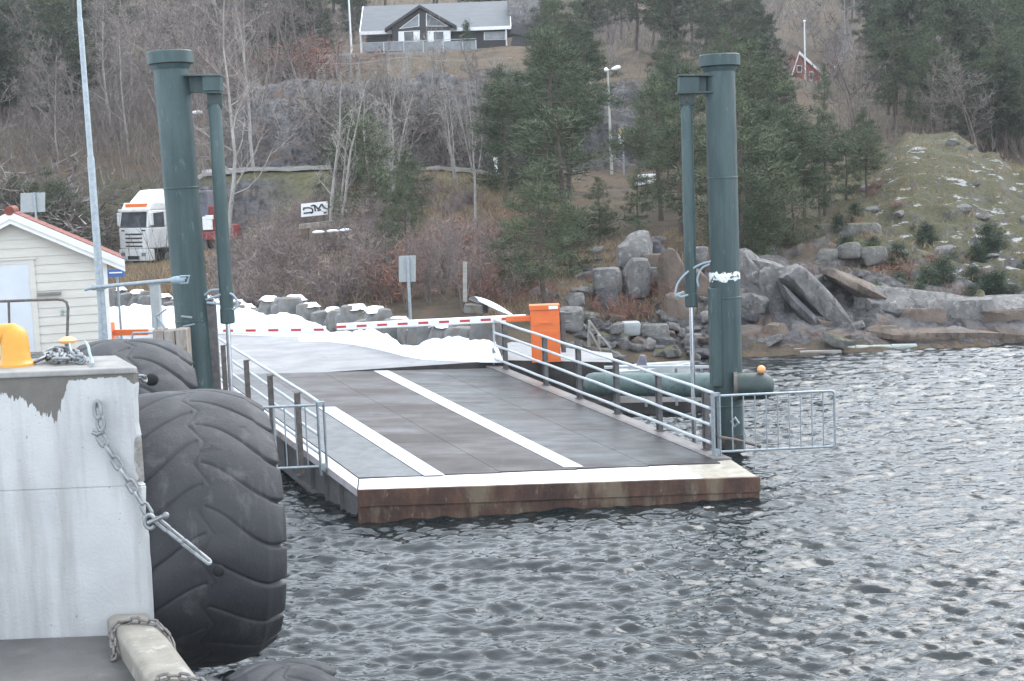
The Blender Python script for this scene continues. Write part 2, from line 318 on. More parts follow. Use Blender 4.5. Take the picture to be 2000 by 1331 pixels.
def terr(px, d):
    px = np.clip(px, KX[0], KX[-1] - .01); d = np.clip(d, 30, 699.5)
    i = np.searchsorted(KX, px, 'right') - 1; t = (px - KX[i]) / (KX[i + 1] - KX[i]); t = t * t * (3 - 2 * t)
    jf = (d - 30) / .5; j = np.clip(jf.astype(int), 0, len(DG) - 2); u = jf - j
    z = (ZT[i, j] * (1 - u) + ZT[i, j + 1] * u) * (1 - t) + (ZT[i + 1, j] * (1 - u) + ZT[i + 1, j + 1] * u) * t
    X = (px - 1000) / F * d
    st = lambda a, b, v: np.clip((v - a) / (b - a), 0, 1)
    land = st(.9, 1.6, z)
    z = z + fbm(X * .35, d * .35, 4, 1) * .55 * land
    z = z + fbm(X * .08, d * .08, 3, 3) * 3.2 * st(92, 130, d)
    cl = st(89, 92, d) * (1 - st(101, 108, d)) * st(380, 520, px) * (1 - st(1300, 1380, px))
    z = z + (fbm(X * .45, d * .9, 5, 2)) * 3.2 * cl
    sh = st(42.6, 44.5, d) * (1 - st(54, 60, d)) * st(1150, 1350, px)
    r = np.abs(fbm(X * .55 + d * .25, d * .8, 4, 4)) * 2 - .22
    z = z + r * .8 * sh + (np.floor(z * 2.2) / 2.2 - z) * .35 * sh * st(.3, .8, z)
    kn = st(52, 56, d) * (1 - st(72, 76, d)) * st(1640, 1720, px)
    z = z + (np.abs(fbm(X * .3, d * .5, 4, 6)) * 1.6 - .2) * kn * .8
    return z, (cl, sh, kn, land)
def gz(X, Y):
    return float(terr(np.array([1000 + F * X / Y]), np.array([float(Y)]))[0][0])
def G(px, d):                          # point on the ground under a photo column, d metres out
    X = (px - 1000) / F * d; return V(X, d, gz(X, d))
cols = np.concatenate([np.arange(-1400, -160, 40), np.arange(-160, 2160, 4.), np.arange(2160, 3900, 40)])
rows = np.concatenate([np.arange(30, 66, .25), np.arange(66, 112, .4), np.arange(112, 182, 1.5), np.arange(182, 310, 5), np.arange(310, 700, 20)])
PX, DD = np.meshgrid(cols, rows); zz, (cl, sh, kn, land) = terr(PX.ravel(), DD.ravel())
XX = (PX.ravel() - 1000) / F * DD.ravel()
vv = np.stack([XX, DD.ravel(), zz], 1); nc = len(cols); nr = len(rows)
ii = np.arange(nr - 1)[:, None] * nc + np.arange(nc - 1)[None]; qd = np.stack([ii, ii + 1, ii + nc + 1, ii + nc], -1).reshape(-1, 4)
# terrain material: leaf litter and heather, moss on the knoll, bare rock where steep or by the shore, gravel on the road benches
def terrain_mat():
    m, nt, b = new_mat('hillside_ground')
    v = coords(nt); at = nt.nodes.new('ShaderNodeAttribute'); at.attribute_name = 'ground'
    sp = nt.nodes.new('ShaderNodeSeparateColor'); L(nt, at.outputs['Color'], sp.inputs[0])
    g = nt.nodes.new('ShaderNodeNewGeometry'); sx = nt.nodes.new('ShaderNodeSeparateXYZ'); L(nt, g.outputs['True Normal'], sx.inputs[0])
    n1 = noise(nt, v, .5, 6, .7); n2 = noise(nt, v, 3.5, 6, .7)
    lit = ramp(nt, n1, [(.3, (.058, .045, .034)), (.48, (.11, .085, .062)), (.6, (.145, .10, .066)), (.75, (.16, .135, .085))])
    lit = mixc(nt, ramp(nt, n2, [(.5, 0.), (.68, .75)]), lit, (.07, .075, .045))
    gr = ramp(nt, n2, [(.3, (.062, .058, .032)), (.5, (.105, .102, .052)), (.72, (.16, .15, .09))])
    rk = ramp(nt, noise(nt, v, 1.6, 7, .7), [(.3, (.05, .048, .05)), (.5, (.12, .115, .118)), (.7, (.25, .243, .235))])
    rk = mixc(nt, ramp(nt, noise(nt, v, .8, 4, .6), [(.55, 0.), (.66, .8)]), rk, (.15, .095, .065))
    vf = coords(nt, (1.3, .6, .55), rot=(.3, .5, .2)); ck = ramp(nt, noise(nt, vf, 1.9, 9, .78, .6), [(.36, 0.), (.47, 1.)]); rk = mixc(nt, ck, mixc(nt, .35, (.045, .04, .042), rk), rk)
    vg = coords(nt, (.5, .6, 2.2), rot=(-.2, .35, .1)); rk = mixc(nt, ramp(nt, noise(nt, vg, 1.6, 8, .75, .4), [(.5, 0.), (.62, .55)]), rk, (.19, .185, .185))
    steep = ramp(nt, sx.outputs[2], [(.55, 1.), (.78, 0.)])
    rf = mathn(nt, 'MAXIMUM', steep, ramp(nt, mathn(nt, 'ADD', sp.outputs[0], mathn(nt, 'MULTIPLY', mathn(nt, 'SUBTRACT', n2, .5), 1.4)), [(.45, 0.), (.6, 1.)]))
    mo = ramp(nt, mathn(nt, 'ADD', sp.outputs[1], mathn(nt, 'MULTIPLY', mathn(nt, 'SUBTRACT', n2, .5), .8)), [(.4, 0.), (.6, 1.)])
    col = mixc(nt, mo, lit, gr); col = mixc(nt, rf, col, rk)
    v2 = coords(nt, (.7, 1, 2.2)); sn = ramp(nt, noise(nt, v2, 1.5, 5, .62), [(.60, 0.), (.635, 1.)])
    col = mixc(nt, mathn(nt, 'MULTIPLY', sn, ramp(nt, sp.outputs[2], [(.2, 0.), (.8, 1.)])), col, (.42, .42, .42))
    L(nt, col, b.inputs['Base Color']); b.inputs['Roughness'].default_value = .9; b.inputs['Specular IOR Level'].default_value = .2
    bump(nt, b, mathn(nt, 'ADD', noise(nt, v, 4, 8, .75), mathn(nt, 'MULTIPLY', mathn(nt, 'MULTIPLY', ck, rf), .4)), 1., .25)
    return m
M['terrain'] = terrain_mat()
me = np_mesh('hillside', vv, qd, ['terrain'])
px_, d_ = PX.ravel(), DD.ravel(); st = lambda a, b, v: np.clip((v - a) / (b - a), 0, 1)
rockw = np.maximum(.95 * cl, sh * (1 - st(47, 53, d_)) * .95); rockw = np.maximum(rockw, .42 * st(1500, 1700, px_) * st(44, 46, d_) * (1 - st(74, 80, d_)))
mossw = np.maximum(st(1560, 1720, px_) * st(46, 52, d_) * (1 - st(76, 84, d_)), st(880, 960, px_) * (1 - st(1080, 1180, px_)) * st(72, 78, d_) * (1 - st(91, 93, d_)))
mossw = np.maximum(mossw, .72 * (1 - st(1100, 1200, px_)) * st(74, 80, d_) * (1 - st(91, 93, d_)))
snoww = st(1690, 1760, px_) * st(46, 50, d_) * (1 - st(70, 74, d_)) * (1 - .5 * st(62, 66, d_))
ca = me.color_attributes.new('ground', 'FLOAT_COLOR', 'POINT'); ca.data.foreach_set('color', np.stack([rockw, mossw, snoww, np.ones_like(rockw)], 1).astype(np.float32).ravel())
tag(link('hillside', me, smooth=True), 'brown and rocky wooded hillside', kind='structure')

# ================================================================== WATER
wc = np.concatenate([np.arange(-900, 300, 60), np.arange(300, 2060, 4.2), np.arange(2060, 4600, 60)])
wr = [7.0]
while wr[-1] < 48: wr.append(wr[-1] + max(.028, .0019 * wr[-1]))
wr = np.array(wr); WX, WD = np.meshgrid(wc, wr); X = ((WX - 1000) / F * WD).ravel(); Y = WD.ravel(); Zw = np.zeros_like(X)
rw = np.random.RandomState(3)
gust = .75 + .9 * np.clip(fbm(X * .09, Y * .16, 3, 5) + .25, 0, 1)
for i in range(64):
    lam = .16 * (1.1 / .16) ** ((i / 63.) ** 1.5) * rw.uniform(.93, 1.07); k = 2 * math.pi / lam
    a = math.radians(-93 + rw.normal(0, 25)); kx, ky = k * math.cos(a), k * math.sin(a)
    amp = .0062 * lam ** .55 * rw.uniform(.5, 1.3)
    amp = amp * np.clip((lam / .17) - (Y * .0019) * 7, .0, 1)
    ph = kx * X + ky * Y + rw.uniform(0, 6.28) + 2.6 * fbm(X * 1.1, Y * .8, 2, i % 5)
    Zw += amp * (np.sin(ph) + .25 * np.sin(2 * ph + 1.57)) * gust
nc = len(wc); nr = len(wr); ii = np.arange(nr - 1)[:, None] * nc + np.arange(nc - 1)[None]
me = np_mesh('water', np.stack([X, Y, Zw], 1), np.stack([ii, ii + 1, ii + nc + 1, ii + nc], -1).reshape(-1, 4), [])
m, nt, b = new_mat('sea_water')
b.inputs['Base Color'].default_value = (.007, .011, .012, 1); b.inputs['Roughness'].default_value = .04; b.inputs['IOR'].default_value = 1.48
v = coords(nt, (1, 2.1, 1)); h = mathn(nt, 'ADD', noise(nt, v, 4.5, 3, .55, .4), mathn(nt, 'MULTIPLY', noise(nt, v, 11, 2, .5), .3)); bump(nt, b, h, 1., .012)
me.materials.append(m); tag(link('water', me, smooth=True), 'rippled dark sea water', kind='structure')

# ================================================================== QUAYS
def asphalt(name, a, b_, rough, r2):
    return pm(name, a, b_, .7, rough, bs=.012, bscale=60, c3=(.22, .21, .2), s3=2.2, lo3=.6, hi3=.72, rough2=r2)
M['icyroad'] = asphalt('icy_grey_asphalt', (.28, .28, .29), (.40, .40, .41), .5, .75)
M['apron'] = asphalt('wet_dark_concrete', (.10, .098, .095), (.20, .195, .19), .35, .7)
TIP_L = V(-2.657, 23.503, .583); TIP_R = V(4.108, 24.239, .377)
RU = unit(TIP_R - TIP_L); RV = unit(V(-.408, .911, .062)); RW = V(0, 0, 1)
NRM = unit(np.cross(RU, RV))
def RP(u, v, w=0): return TIP_L + RU * u + RV * v + RW * w
def RQ(x, y):                          # photo pixel -> (u, v) on the ramp deck
    d = ray(x, y); t = ((TIP_L - CAM) @ NRM) / (d @ NRM); q = CAM + d * t - TIP_L
    s = np.linalg.lstsq(np.array([RU, RV]).T, q, rcond=None)[0]; return float(s[0]), float(s[1])
bl = RP(-.25, 10.95); br = RP(7.35, 11.75)
poly = [bl, br, PZ(1200, 708, 1.2), PZ(1195, 690, 1.2), PZ(1000, 668, 1.2), P(960, 640, 38), P(640, 640, 47), P(300, 600, 58), (-30, 60, 0), (-34, 18, 0), (-7.2, 18, 0), RP(-2.6, 3), RP(-2.6, 10.9)]
mb = MB(); n = len(poly); top = [(p[0], p[1], 1.2 if i else 1.2) for i, p in enumerate(poly)]; top[0] = (bl[0], bl[1], 1.2)
mb.add(top, [tuple(range(n))]); mb.m = 1
for i in range(n):
    a, c = top[i], top[(i + 1) % n]; mb.add([a, c, (c[0], c[1], -2), (a[0], a[1], -2)], [(0, 3, 2, 1)])
tag(mb.build('quay_road', ['icyroad', 'quaydark']), 'icy asphalt quay road', kind='structure')

XR = P(272, 760, 12)[0]; QD = unit(V(-.46, 1, 0)); QS = V(1, 0, 0)
ZT0 = P(262, 718, 12)[2]; ZA = P(150, 1243, 12)[2]
def QP(along, out, z): p = V(XR, 12, 0) + QD * along + QS * out; return V(p[0], p[1], z)
# concrete wall with damp drip stain along its top and rough broken corner
m, nt, b = new_mat('cast_concrete')
v = coords(nt); vs = coords(nt, (2.2, 2.2, .22))
col = ramp(nt, noise(nt, v, 1.3, 6, .65), [(.3, (.36, .365, .368)), (.7, (.45, .455, .455))])
col = mixc(nt, ramp(nt, noise(nt, vs, 1.6, 5, .6), [(.48, 0.), (.68, .6)]), col, (.22, .215, .21))
col = mixc(nt, ramp(nt, noise(nt, v, 26, 2, .5), [(.70, 0.), (.735, .7)]), col, (.12, .118, .115))
col = mixc(nt, ramp(nt, noise(nt, coords(nt, (6, 6, 14)), 3, 3, .6), [(.66, 0.), (.75, .5)]), col, (.5, .51, .52))
sx = nt.nodes.new('ShaderNodeSeparateXYZ'); L(nt, v, sx.inputs[0])
drop = mathn(nt, 'SUBTRACT', ZT0, sx.outputs[2]); tx = mathn(nt, 'DIVIDE', mathn(nt, 'SUBTRACT', sx.outputs[0], P(0, 760, 12)[0]), XR - P(0, 760, 12)[0])
dep = ramp(nt, tx, [(0., .20), (.16, .24), (.28, .34), (.37, .44), (.42, .30), (.47, .17), (.5, .085), (.72, .075), (.86, .075), (1., .15)])
vj = coords(nt, (1, 1, .12)); jag = mathn(nt, 'MULTIPLY', mathn(nt, 'SUBTRACT', noise(nt, vj, 15, 5, .7), .5), mathn(nt, 'MULTIPLY', dep, 1.5))
stn = mathn(nt, 'GREATER_THAN', mathn(nt, 'ADD', dep, jag), drop)
face = nt.nodes.new('ShaderNodeNewGeometry'); fx = nt.nodes.new('ShaderNodeSeparateXYZ'); L(nt, face.outputs['True Normal'], fx.inputs[0])
side = mathn(nt, 'LESS_THAN', fx.outputs[2], .6); stn = mathn(nt, 'MULTIPLY', stn, side)
col = mixc(nt, mathn(nt, 'MULTIPLY', stn, .92), col, ramp(nt, noise(nt, v, 6, 5, .7), [(.3, (.072, .063, .052)), (.7, (.105, .095, .08))]))
L(nt, col, b.inputs['Base Color']); b.inputs['Roughness'].default_value = .8; bump(nt, b, noise(nt, v, 30, 6, .7), 1., .008)
M['concrete'] = m
M['chipped'] = pm('chipped_concrete_edge', (.22, .2, .18), (.45, .42, .39), 9, .9, bs=.03, bscale=20)
M['coping'] = pm('damp_concrete_coping', (.27, .265, .25), (.40, .395, .375), 5, .7, bs=.006, bscale=20)
zl = -2.0; zf = P(150, 955, 12)[2]
root = thing('quay_wall', 'pale concrete quay wall with a dark damp drip stain along its top', 'wall', QP(0, -2, zl))
mb = MB()
# face with the form joint as a shallow groove and an irregular right arris
rr = random.Random(5); zs = [zl, ZA - .2] + list(np.linspace(ZA, zf - .012, 10)) + [zf - .006, zf + .006] + list(np.linspace(zf + .012, ZT0 - .05, 10)) + [ZT0 - .05 + .001]
ringf = []; chips = []
for z in zs:
    j = rr.uniform(-.012, .012) if z > ZA else 0; g = .008 if abs(z - zf) < .0065 else 0
    if ZT0 - .95 < z < ZT0 - .62: j -= .035
    ringf.append([QP(0, -6, z) + V(0, g, 0), QP(0, j - .05, z) + V(0, g, 0), QP(.05, j, z), QP(1.05, 0, z), QP(1.05, -6, z)])
vs_ = [p for r_ in ringf for p in r_]; fs = []
for i in range(len(zs) - 1):
    for k in range(4):
        fs.append((i * 5 + k, i * 5 + k + 1, (i + 1) * 5 + k + 1, (i + 1) * 5 + k))
mb.add(vs_, fs); mb.build('wall_face', 'concrete', root)
mb = MB(); mb.slab([QP(-.03, -6, ZT0 - .048), QP(-.03, -.035, ZT0 - .048), QP(.04, .0, ZT0 - .048), QP(1.06, .0, ZT0 - .048), QP(1.06, -6, ZT0 - .048)], (0, 0, .05)); mb.build('coping', 'coping', root, bevel=.012)
# broken arris patch
mb = MB(); rr = random.Random(8)
pts = [QP(.0, -.062 + rr.uniform(-.02, .015), z) - V(0, .003, 0) for z in np.linspace(ZT0 - .98, ZT0 - .6, 9)]
pe = [QP(.02, -.004, z) - V(0, .004, 0) for z in np.linspace(ZT0 - .98, ZT0 - .6, 9)]
mb.add(pts + pe, [(i, 9 + i, 10 + i, i + 1) for i in range(8)]); mb.build('broken_edge', 'chipped', root)
# lower apron and far platform behind the wall
mb = MB(); mb.slab([QP(-6, -5, ZA), QP(-6, -.42, ZA), QP(-.02, -.42, ZA), QP(-.02, -6, ZA)], (0, 0, -3)); tag(mb.build('apron', 'apron'), 'dark wet concrete apron', kind='structure')
mb = MB(); mb.slab([QP(1.07, -9, 2.3), QP(1.07, 0, 2.3), QP(7.6, 0, 2.3), QP(7.6, -9, 2.3)], (0, 0, -4)); tag(mb.build('quay_platform', 'apron'), 'concrete quay platform behind the wall', kind='structure')
M['kerb'] = pm('worn_kerb_concrete', (.27, .25, .215), (.39, .365, .315), 4, .75, bs=.008, bscale=18, c3=(.5, .48, .44), s3=6, lo3=.56, hi3=.68)
mb = MB(); zk = ZA + .19
sec = [(-.42, ZA - .3), (-.42, zk - .04), (-.36, zk), (-.09, zk + .0), (.0, zk - .09), (.0, ZA - .3)]
a = [QP(-.02, o, z) for o, z in sec]; c = [QP(-6, o, z) for o, z in sec]; n = len(sec)
mb.add(a + c, [tuple(range(n)), tuple(range(n, 2 * n))[::-1]] + [(i, n + i, n + (i + 1) % n, (i + 1) % n) for i in range(n)])
tag(mb.build('kerb_beam', 'kerb', bevel=.02), 'pale worn concrete kerb along the apron edge with chain looped over it', 'kerb')

# ================================================================== SNOW
def snowbank(name, px, label, seed, wid=1.1):
    """heap of ploughed snow: px = list of (x, base y, top y); lies on the road at z 1.2"""
    pts = [];
    for x, yb, yt in px:
        q = PZ(x, yb, 1.2); pts.append((q, P(x, yt, q[1])[2] - 1.2))
    xs = np.linspace(0, len(pts) - 1, 26 * (len(pts) - 1)); k = np.arange(len(pts))
    cx_ = np.interp(xs, k, [p[0][0] for p in pts]); cy_ = np.interp(xs, k, [p[0][1] for p in pts]); hh = np.interp(xs, k, [p[1] for p in pts])
    tt = np.linspace(0, 1, 17); vs = []
    for i in range(len(xs)):
        for t in tt:
            y = cy_[i] + wid * 1.6 * t; prof = max(0, math.sin(math.pi * min(1, t * 1.02)) ** .55)
            e = min(1, i / 8, (len(xs) - 1 - i) / 8)
            nz = float(fbm(np.array([cx_[i] * 1.1 + seed]), np.array([y * 1.1]), 4, seed)[0])
            vs.append((cx_[i] - .25 * t, y, 1.19 + hh[i] * 1.2 * prof * e ** .5 * (1 + 1.3 * nz) * .95))
    n = len(tt); fs = [(i * n + j, (i + 1) * n + j, (i + 1) * n + j + 1, i * n + j + 1) for i in range(len(xs) - 1) for j in range(n - 1)]
    return tag(MB().add(vs, fs).build(name, 'snow', smooth=True), label, kind='stuff')
snowbank('snow', [(130, 652, 602), (215, 652, 600), (300, 650, 606), (420, 652, 612), (470, 655, 613), (520, 657, 626), (580, 658, 630), (650, 662, 648)], 'ploughed snow bank behind the long barrier arms', 2)
snowbank('snow', [(585, 668, 655), (640, 668, 648), (690, 674, 648), (740, 684, 656), (790, 697, 674), (825, 703, 683), (860, 705, 672), (905, 707, 666), (965, 708, 674), (985, 708, 690)], 'ploughed snow bank by the ramp end', 5, .8)
# ================================================================== LINKSPAN RAMP
m, nt, b = new_mat('wet_dark_deck')
v = coords(nt); vl = coords(nt, (2.5, .5, 1), rot=(0, 0, -.42))
col = ramp(nt, noise(nt, v, 1.1, 6, .65), [(.3, (.030, .025, .024)), (.7, (.054, .045, .043))])
col = mixc(nt, ramp(nt, noise(nt, vl, 3, 5, .65), [(.56, 0.), (.74, .4)]), col, (.10, .095, .095))
wet = ramp(nt, noise(nt, coords(nt, (.5, 1.2, 1)), .55, 4, .6), [(.42, .7), (.60, .33)])
L(nt, col, b.inputs['Base Color']); L(nt, wet, b.inputs['Roughness']); bump(nt, b, noise(nt, v, 55, 4, .7), 1., .003); M['deck'] = m
M['line'] = pm('worn_white_line', (.62, .64, .67), (.75, .77, .79), 3, .4, c3=(.45, .45, .46), s3=9, lo3=.62, hi3=.76)
M['tip'] = pm('wet_white_plate', (.80, .80, .80), (.84, .84, .84), 2, .3, c3=(.6, .58, .55), s3=5, lo3=.66, hi3=.78)
m, nt, b = new_mat('rusted_fascia_steel')
v = coords(nt, (1, 1, .45)); v1 = coords(nt)
col = ramp(nt, noise(nt, v, 2.4, 7, .7), [(.3, (.026, .014, .011)), (.5, (.068, .033, .021)), (.7, (.13, .066, .04))])
col = mixc(nt, ramp(nt, noise(nt, coords(nt, (1, 1, .25)), 1.9, 5, .6), [(.51, 0.), (.62, .7)]), col, (.17, .14, .095))
col = mixc(nt, ramp(nt, noise(nt, v, 8, 4, .6), [(.6, 0.), (.72, .7)]), col, (.21, .17, .125))
L(nt, col, b.inputs['Base Color']); b.inputs['Roughness'].default_value = .7; bump(nt, b, noise(nt, v1, 18, 6, .7), 1., .012); M['fascia'] = m
M['girder'] = pm('grey_girder_steel', (.11, .115, .12), (.19, .195, .2), 3, .6, bs=.004, c3=(.2, .12, .08), s3=5, lo3=.58, hi3=.72)

rampo = thing('ferry_ramp', 'long dark ferry ramp with two white lane lines and rusty front edge over water', 'ferry ramp', TIP_L)
def RB(u0, u1, v0, v1, w0, w1, mb=None):
    mb = mb or MB(); return mb.hexa([RP(u0, v0, w0), RP(u1, v0, w0), RP(u1, v1, w0), RP(u0, v1, w0), RP(u0, v0, w1), RP(u1, v0, w1), RP(u1, v1, w1), RP(u0, v1, w1)])
mb = MB(); vs_ = [1.0, 3.42, 4.06, 6.1, 8.2, 11.3]
for a, c in zip(vs_[:-1], vs_[1:]):
    for u0, u1 in ((1.345, 2.72), (2.73, 4.1)):
        v0 = a if a > 1 else (.76 + .05 * u0)
        RB(u0, u1, v0 + .004, c - .004, -.06, 0, mb)
mb.build('deck', 'deck', rampo)
M['deck_side'] = pm('wet_side_lane_painted_sheen', (.07, .076, .08), (.115, .12, .125), 2.2, .28, bs=.002, bscale=50, rough2=.4)  # wet lane; paler blue-grey base colour stands in for reflected sky
mb = MB()
for a, c in zip(vs_[:-1], vs_[1:]): RB(.25, 1.34, (a if a > 1 else .78) + .004, c - .004, -.06, 0, mb)
mb.build('side_lane', 'deck_side', rampo)
M['deck_painted_sheen'] = pm('wet_outer_lane_painted_sheen', (.036, .032, .032), (.105, .115, .12), .8, .6, bs=.003, bscale=50, stretch=(.7, 1.8, 1), lo=.42, hi=.66, rough2=.28)  # wet lane; bluish streaks of sky sheen painted into the base colour
mb = MB()
for a, c in zip(vs_[:-1], vs_[1:]):
    for u0, u1 in ((4.11, 5.42), (5.43, 6.75)): RB(u0, u1, (a if a > 1 else .76 + .05 * u0) + .004, c - .004, -.06, 0, mb)
mb.build('side_lane', 'deck_painted_sheen', rampo)
for u0, u1, v0, v1 in ((1.36, 1.72, .74, 7.0), (3.93, 4.28, 1.03, 11.28)):
    mb = MB(); vv_ = np.linspace(v0, v1, 8)
    RB(u0, u1, v0, v1, .004, .008, mb); mb.build('lane_line', 'line', rampo)
mb = MB(); mb.hexa([RP(0, 0, -.05), RP(5.9, 0, -.05), RP(5.95, 1.02, -.05), RP(.25, .74, -.05), RP(0, 0, -.02), RP(5.9, 0, -.02), RP(5.95, 1.02, -.02), RP(.25, .74, -.02)]); mb.build('tip_plate', 'tip', rampo)
mb = MB(); mb.hexa([RP(5.905, 0, -.05), RP(6.83, 0, -.05), RP(7.1, 1.3, -.05), RP(5.955, 1.02, -.05), RP(5.905, 0, -.02), RP(6.83, 0, -.02), RP(7.1, 1.3, -.02), RP(5.955, 1.02, -.02)]); mb.build('worn_corner_plate', 'beige', rampo)
mb = MB(); mb.hexa([RP(-.02, .02, -.14), RP(.23, .72, -.14), RP(.23, 11, -.14), RP(-.08, 11, -.14), RP(-.02, .02, -.008), RP(.23, .74, -.008), RP(.23, 11, -.008), RP(-.08, 11, -.008)]); mb.build('edge_strip', 'edge', rampo)
mb = MB(); RB(6.77, 7.12, 1.32, 11.6, -.12, .012, mb); mb.build('edge_strip', 'edge_dk', rampo)
# front fascia: two plates, the lower set back
mb = MB(); mb.hexa([RP(-.02, -.05, -.30), RP(6.85, -.05, -.27), RP(6.85, .02, -.27), RP(-.02, .02, -.30), RP(-.02, -.05, -.012), RP(6.85, -.05, -.012), RP(6.85, .02, -.012), RP(-.02, .02, -.012)])
mb.hexa([RP(-.02, -.02, -1.0), RP(6.85, -.02, -1.0), RP(6.85, .05, -1.0), RP(-.02, .05, -1.0), RP(-.02, -.02, -.305), RP(6.85, -.02, -.275), RP(6.85, .05, -.275), RP(-.02, .05, -.305)])
mb.hexa([RP(6.78, .03, -.7), RP(6.85, .03, -.7), RP(7.1, 1.3, -.7), RP(7.03, 1.3, -.7), RP(6.78, .03, -.06), RP(6.85, .03, -.06), RP(7.1, 1.3, -.06), RP(7.03, 1.3, -.06)])
mb.build('fascia', 'fascia', rampo, bevel=.006)
mb = MB()
for u in (.12, 2.4, 4.7, 6.85):                # longitudinal I girders
    RB(u - .015, u + .015, .75, 11, -.75, -.12, mb); RB(u - .14, u + .14, .62, 11, -.79, -.752, mb)
    mb.hexa([RP(u - .012, .25, -.35), RP(u + .012, .25, -.35), RP(u + .012, .749, -.75), RP(u - .012, .749, -.75), RP(u - .012, .25, -.12), RP(u + .012, .25, -.12), RP(u + .012, .749, -.12), RP(u - .012, .749, -.12)])
for v0 in (1.6, 3.4, 5.2, 7, 9): RB(.16, 6.8, v0, v0 + .06, -.55, -.13, mb)
for v0 in np.arange(1.2, 11, .9): RB(.04, .1, v0, v0 + .02, -.74, -.15, mb)
mb.build('girder', 'girder', rampo)
# --- side railings
def rail_v(px, side):
    if side > 0: lo, hi = (962, 711), (1440, 905)
    else: lo, hi = (420, 741), (640, 905)
    t = (px - lo[0]) / (hi[0] - lo[0]); return RQ(px, lo[1] + t * (hi[1] - lo[1]))[1]
RAILH = (1.15, .84, .53, .2)
for side, pxs in ((1, (989, 1067, 1132, 1205, 1287, 1378)), (-1, (418, 461, 508, 556, 611))):
    u = 6.97 if side > 0 else -.10
    vs_ = [rail_v(p, side) for p in pxs]; vn = 1.62 if side > 0 else 1.72; vf = max(vs_) + .45
    rails = []
    for k, h in enumerate(RAILH):
        mb = MB(); e0 = vn if k == 0 else vn + .12
        pts = [RP(u, e0, h)] + [RP(u, x, h + .006 * math.sin(3 * x + k)) for x in np.linspace(e0 + .1, vf - .12, 14)]
        if k == 0: pts += [RP(u, vf - .05, h - .01), RP(u, vf, h - .06), RP(u, vf, .62)]
        if k == 1: pts += [RP(u, vf - .02, h)]
        if k == 2: pts = [RP(u, e0 - .02, .74), RP(u, e0 - .06, .66), RP(u, e0 - .02, h + .02)] + pts + [RP(u, vf - .05, h + .01), RP(u, vf, h + .08)]
        if k == 3: pts += [RP(u, vf - .02, h)]
        mb.tube(pts, .031, 8); rails.append(mb.build('rail', 'galv_white', rampo, smooth='auto'))
    for v0 in vs_:
        mb = MB(); b0 = -.02 if side > 0 else -.42
        x = u + .075 * side; mb.bar(RP(x, v0 - .045, b0), RP(x, v0 - .045, 1.1), .012, .09, RU); mb.bar(RP(x, v0 + .045, b0), RP(x, v0 + .045, 1.1), .012, .09, RU); mb.bar(RP(x + .04 * side, v0, b0), RP(x + .04 * side, v0, 1.1), .012, .079, RV)
        mb.bar(RP(x - .02 * side, v0, 1.1), RP(x - .02 * side, v0, 1.112), .11, .10, RV)
        mb.bar(RP(x, v0, b0 if side < 0 else .012), RP(x, v0, (b0 if side < 0 else .012) + .015), .16, .16, RV)
        mb.build('railing_post', 'dkpost' if side > 0 else 'brpost', rampo)
# --- swing gates standing out from the tip of each railing
GD = unit(V(RU[0], RU[1], -.012))
def gate(u, v, sgn, length, nbar, top_over, hz0, hz1):
    o = RP(u, v, 0); hp = MB()
    for k in (-.055, .055): hp.bar(o + RU * k + V(0, 0, -.02 if sgn > 0 else -.16), o + RU * k + V(0, 0, 1.16), .02, .10, RV)
    hp.bar(o + V(0, 0, 1.1), o + V(0, 0, 1.16), .13, .11, RV); hp.bar(o + V(0, 0, hz0 - .06), o + V(0, 0, hz0 + .05), .13, .11, RV)
    post = hp.build('gate_post', 'galv', rampo)
    a = o + GD * sgn * .09; e = o + GD * sgn * length; r = .06
    mb = MB(); t = V(0, 0, hz1); bt = V(0, 0, hz0)
    if sgn > 0: mb.tube([a + t, e - GD * r + t, e - GD * r * .3 + t - V(0, 0, r * .3), e + t - V(0, 0, r), e + bt + V(0, 0, r), e - GD * r * .3 + bt + V(0, 0, r * .3), e - GD * r + bt, a + bt], .023, 8)
    else:
        mb.tube([a + t, e - GD * top_over + t], .023, 8); mb.tube([e + t, e + bt], .02, 8); mb.tube([e + bt, a + bt], .023, 8)
    fr = mb.build('gate', 'galv', rampo, smooth='auto')
    for i in range(nbar):
        q = o + GD * sgn * (.09 + (length - .09) * (i + 1) / (nbar + 1))
        MB().tube([q + t, q + bt], .012, 6).build('gate_bar', 'galv', fr, smooth='auto')
    return fr
gate(6.98, 1.56, 1, 2.22, 9, 0, .07, 1.10)
gate(-.08, 1.68, -1, .82, 3, .28, .0, 1.10)
mb = MB(); o = RP(6.98, 1.5, .36); mb.tube([o, o + V(.35, .25, -.11), o + V(.85, .5, -.30)], .03, 7); mb.build('stay_bar', 'brpost', rampo, smooth='auto')

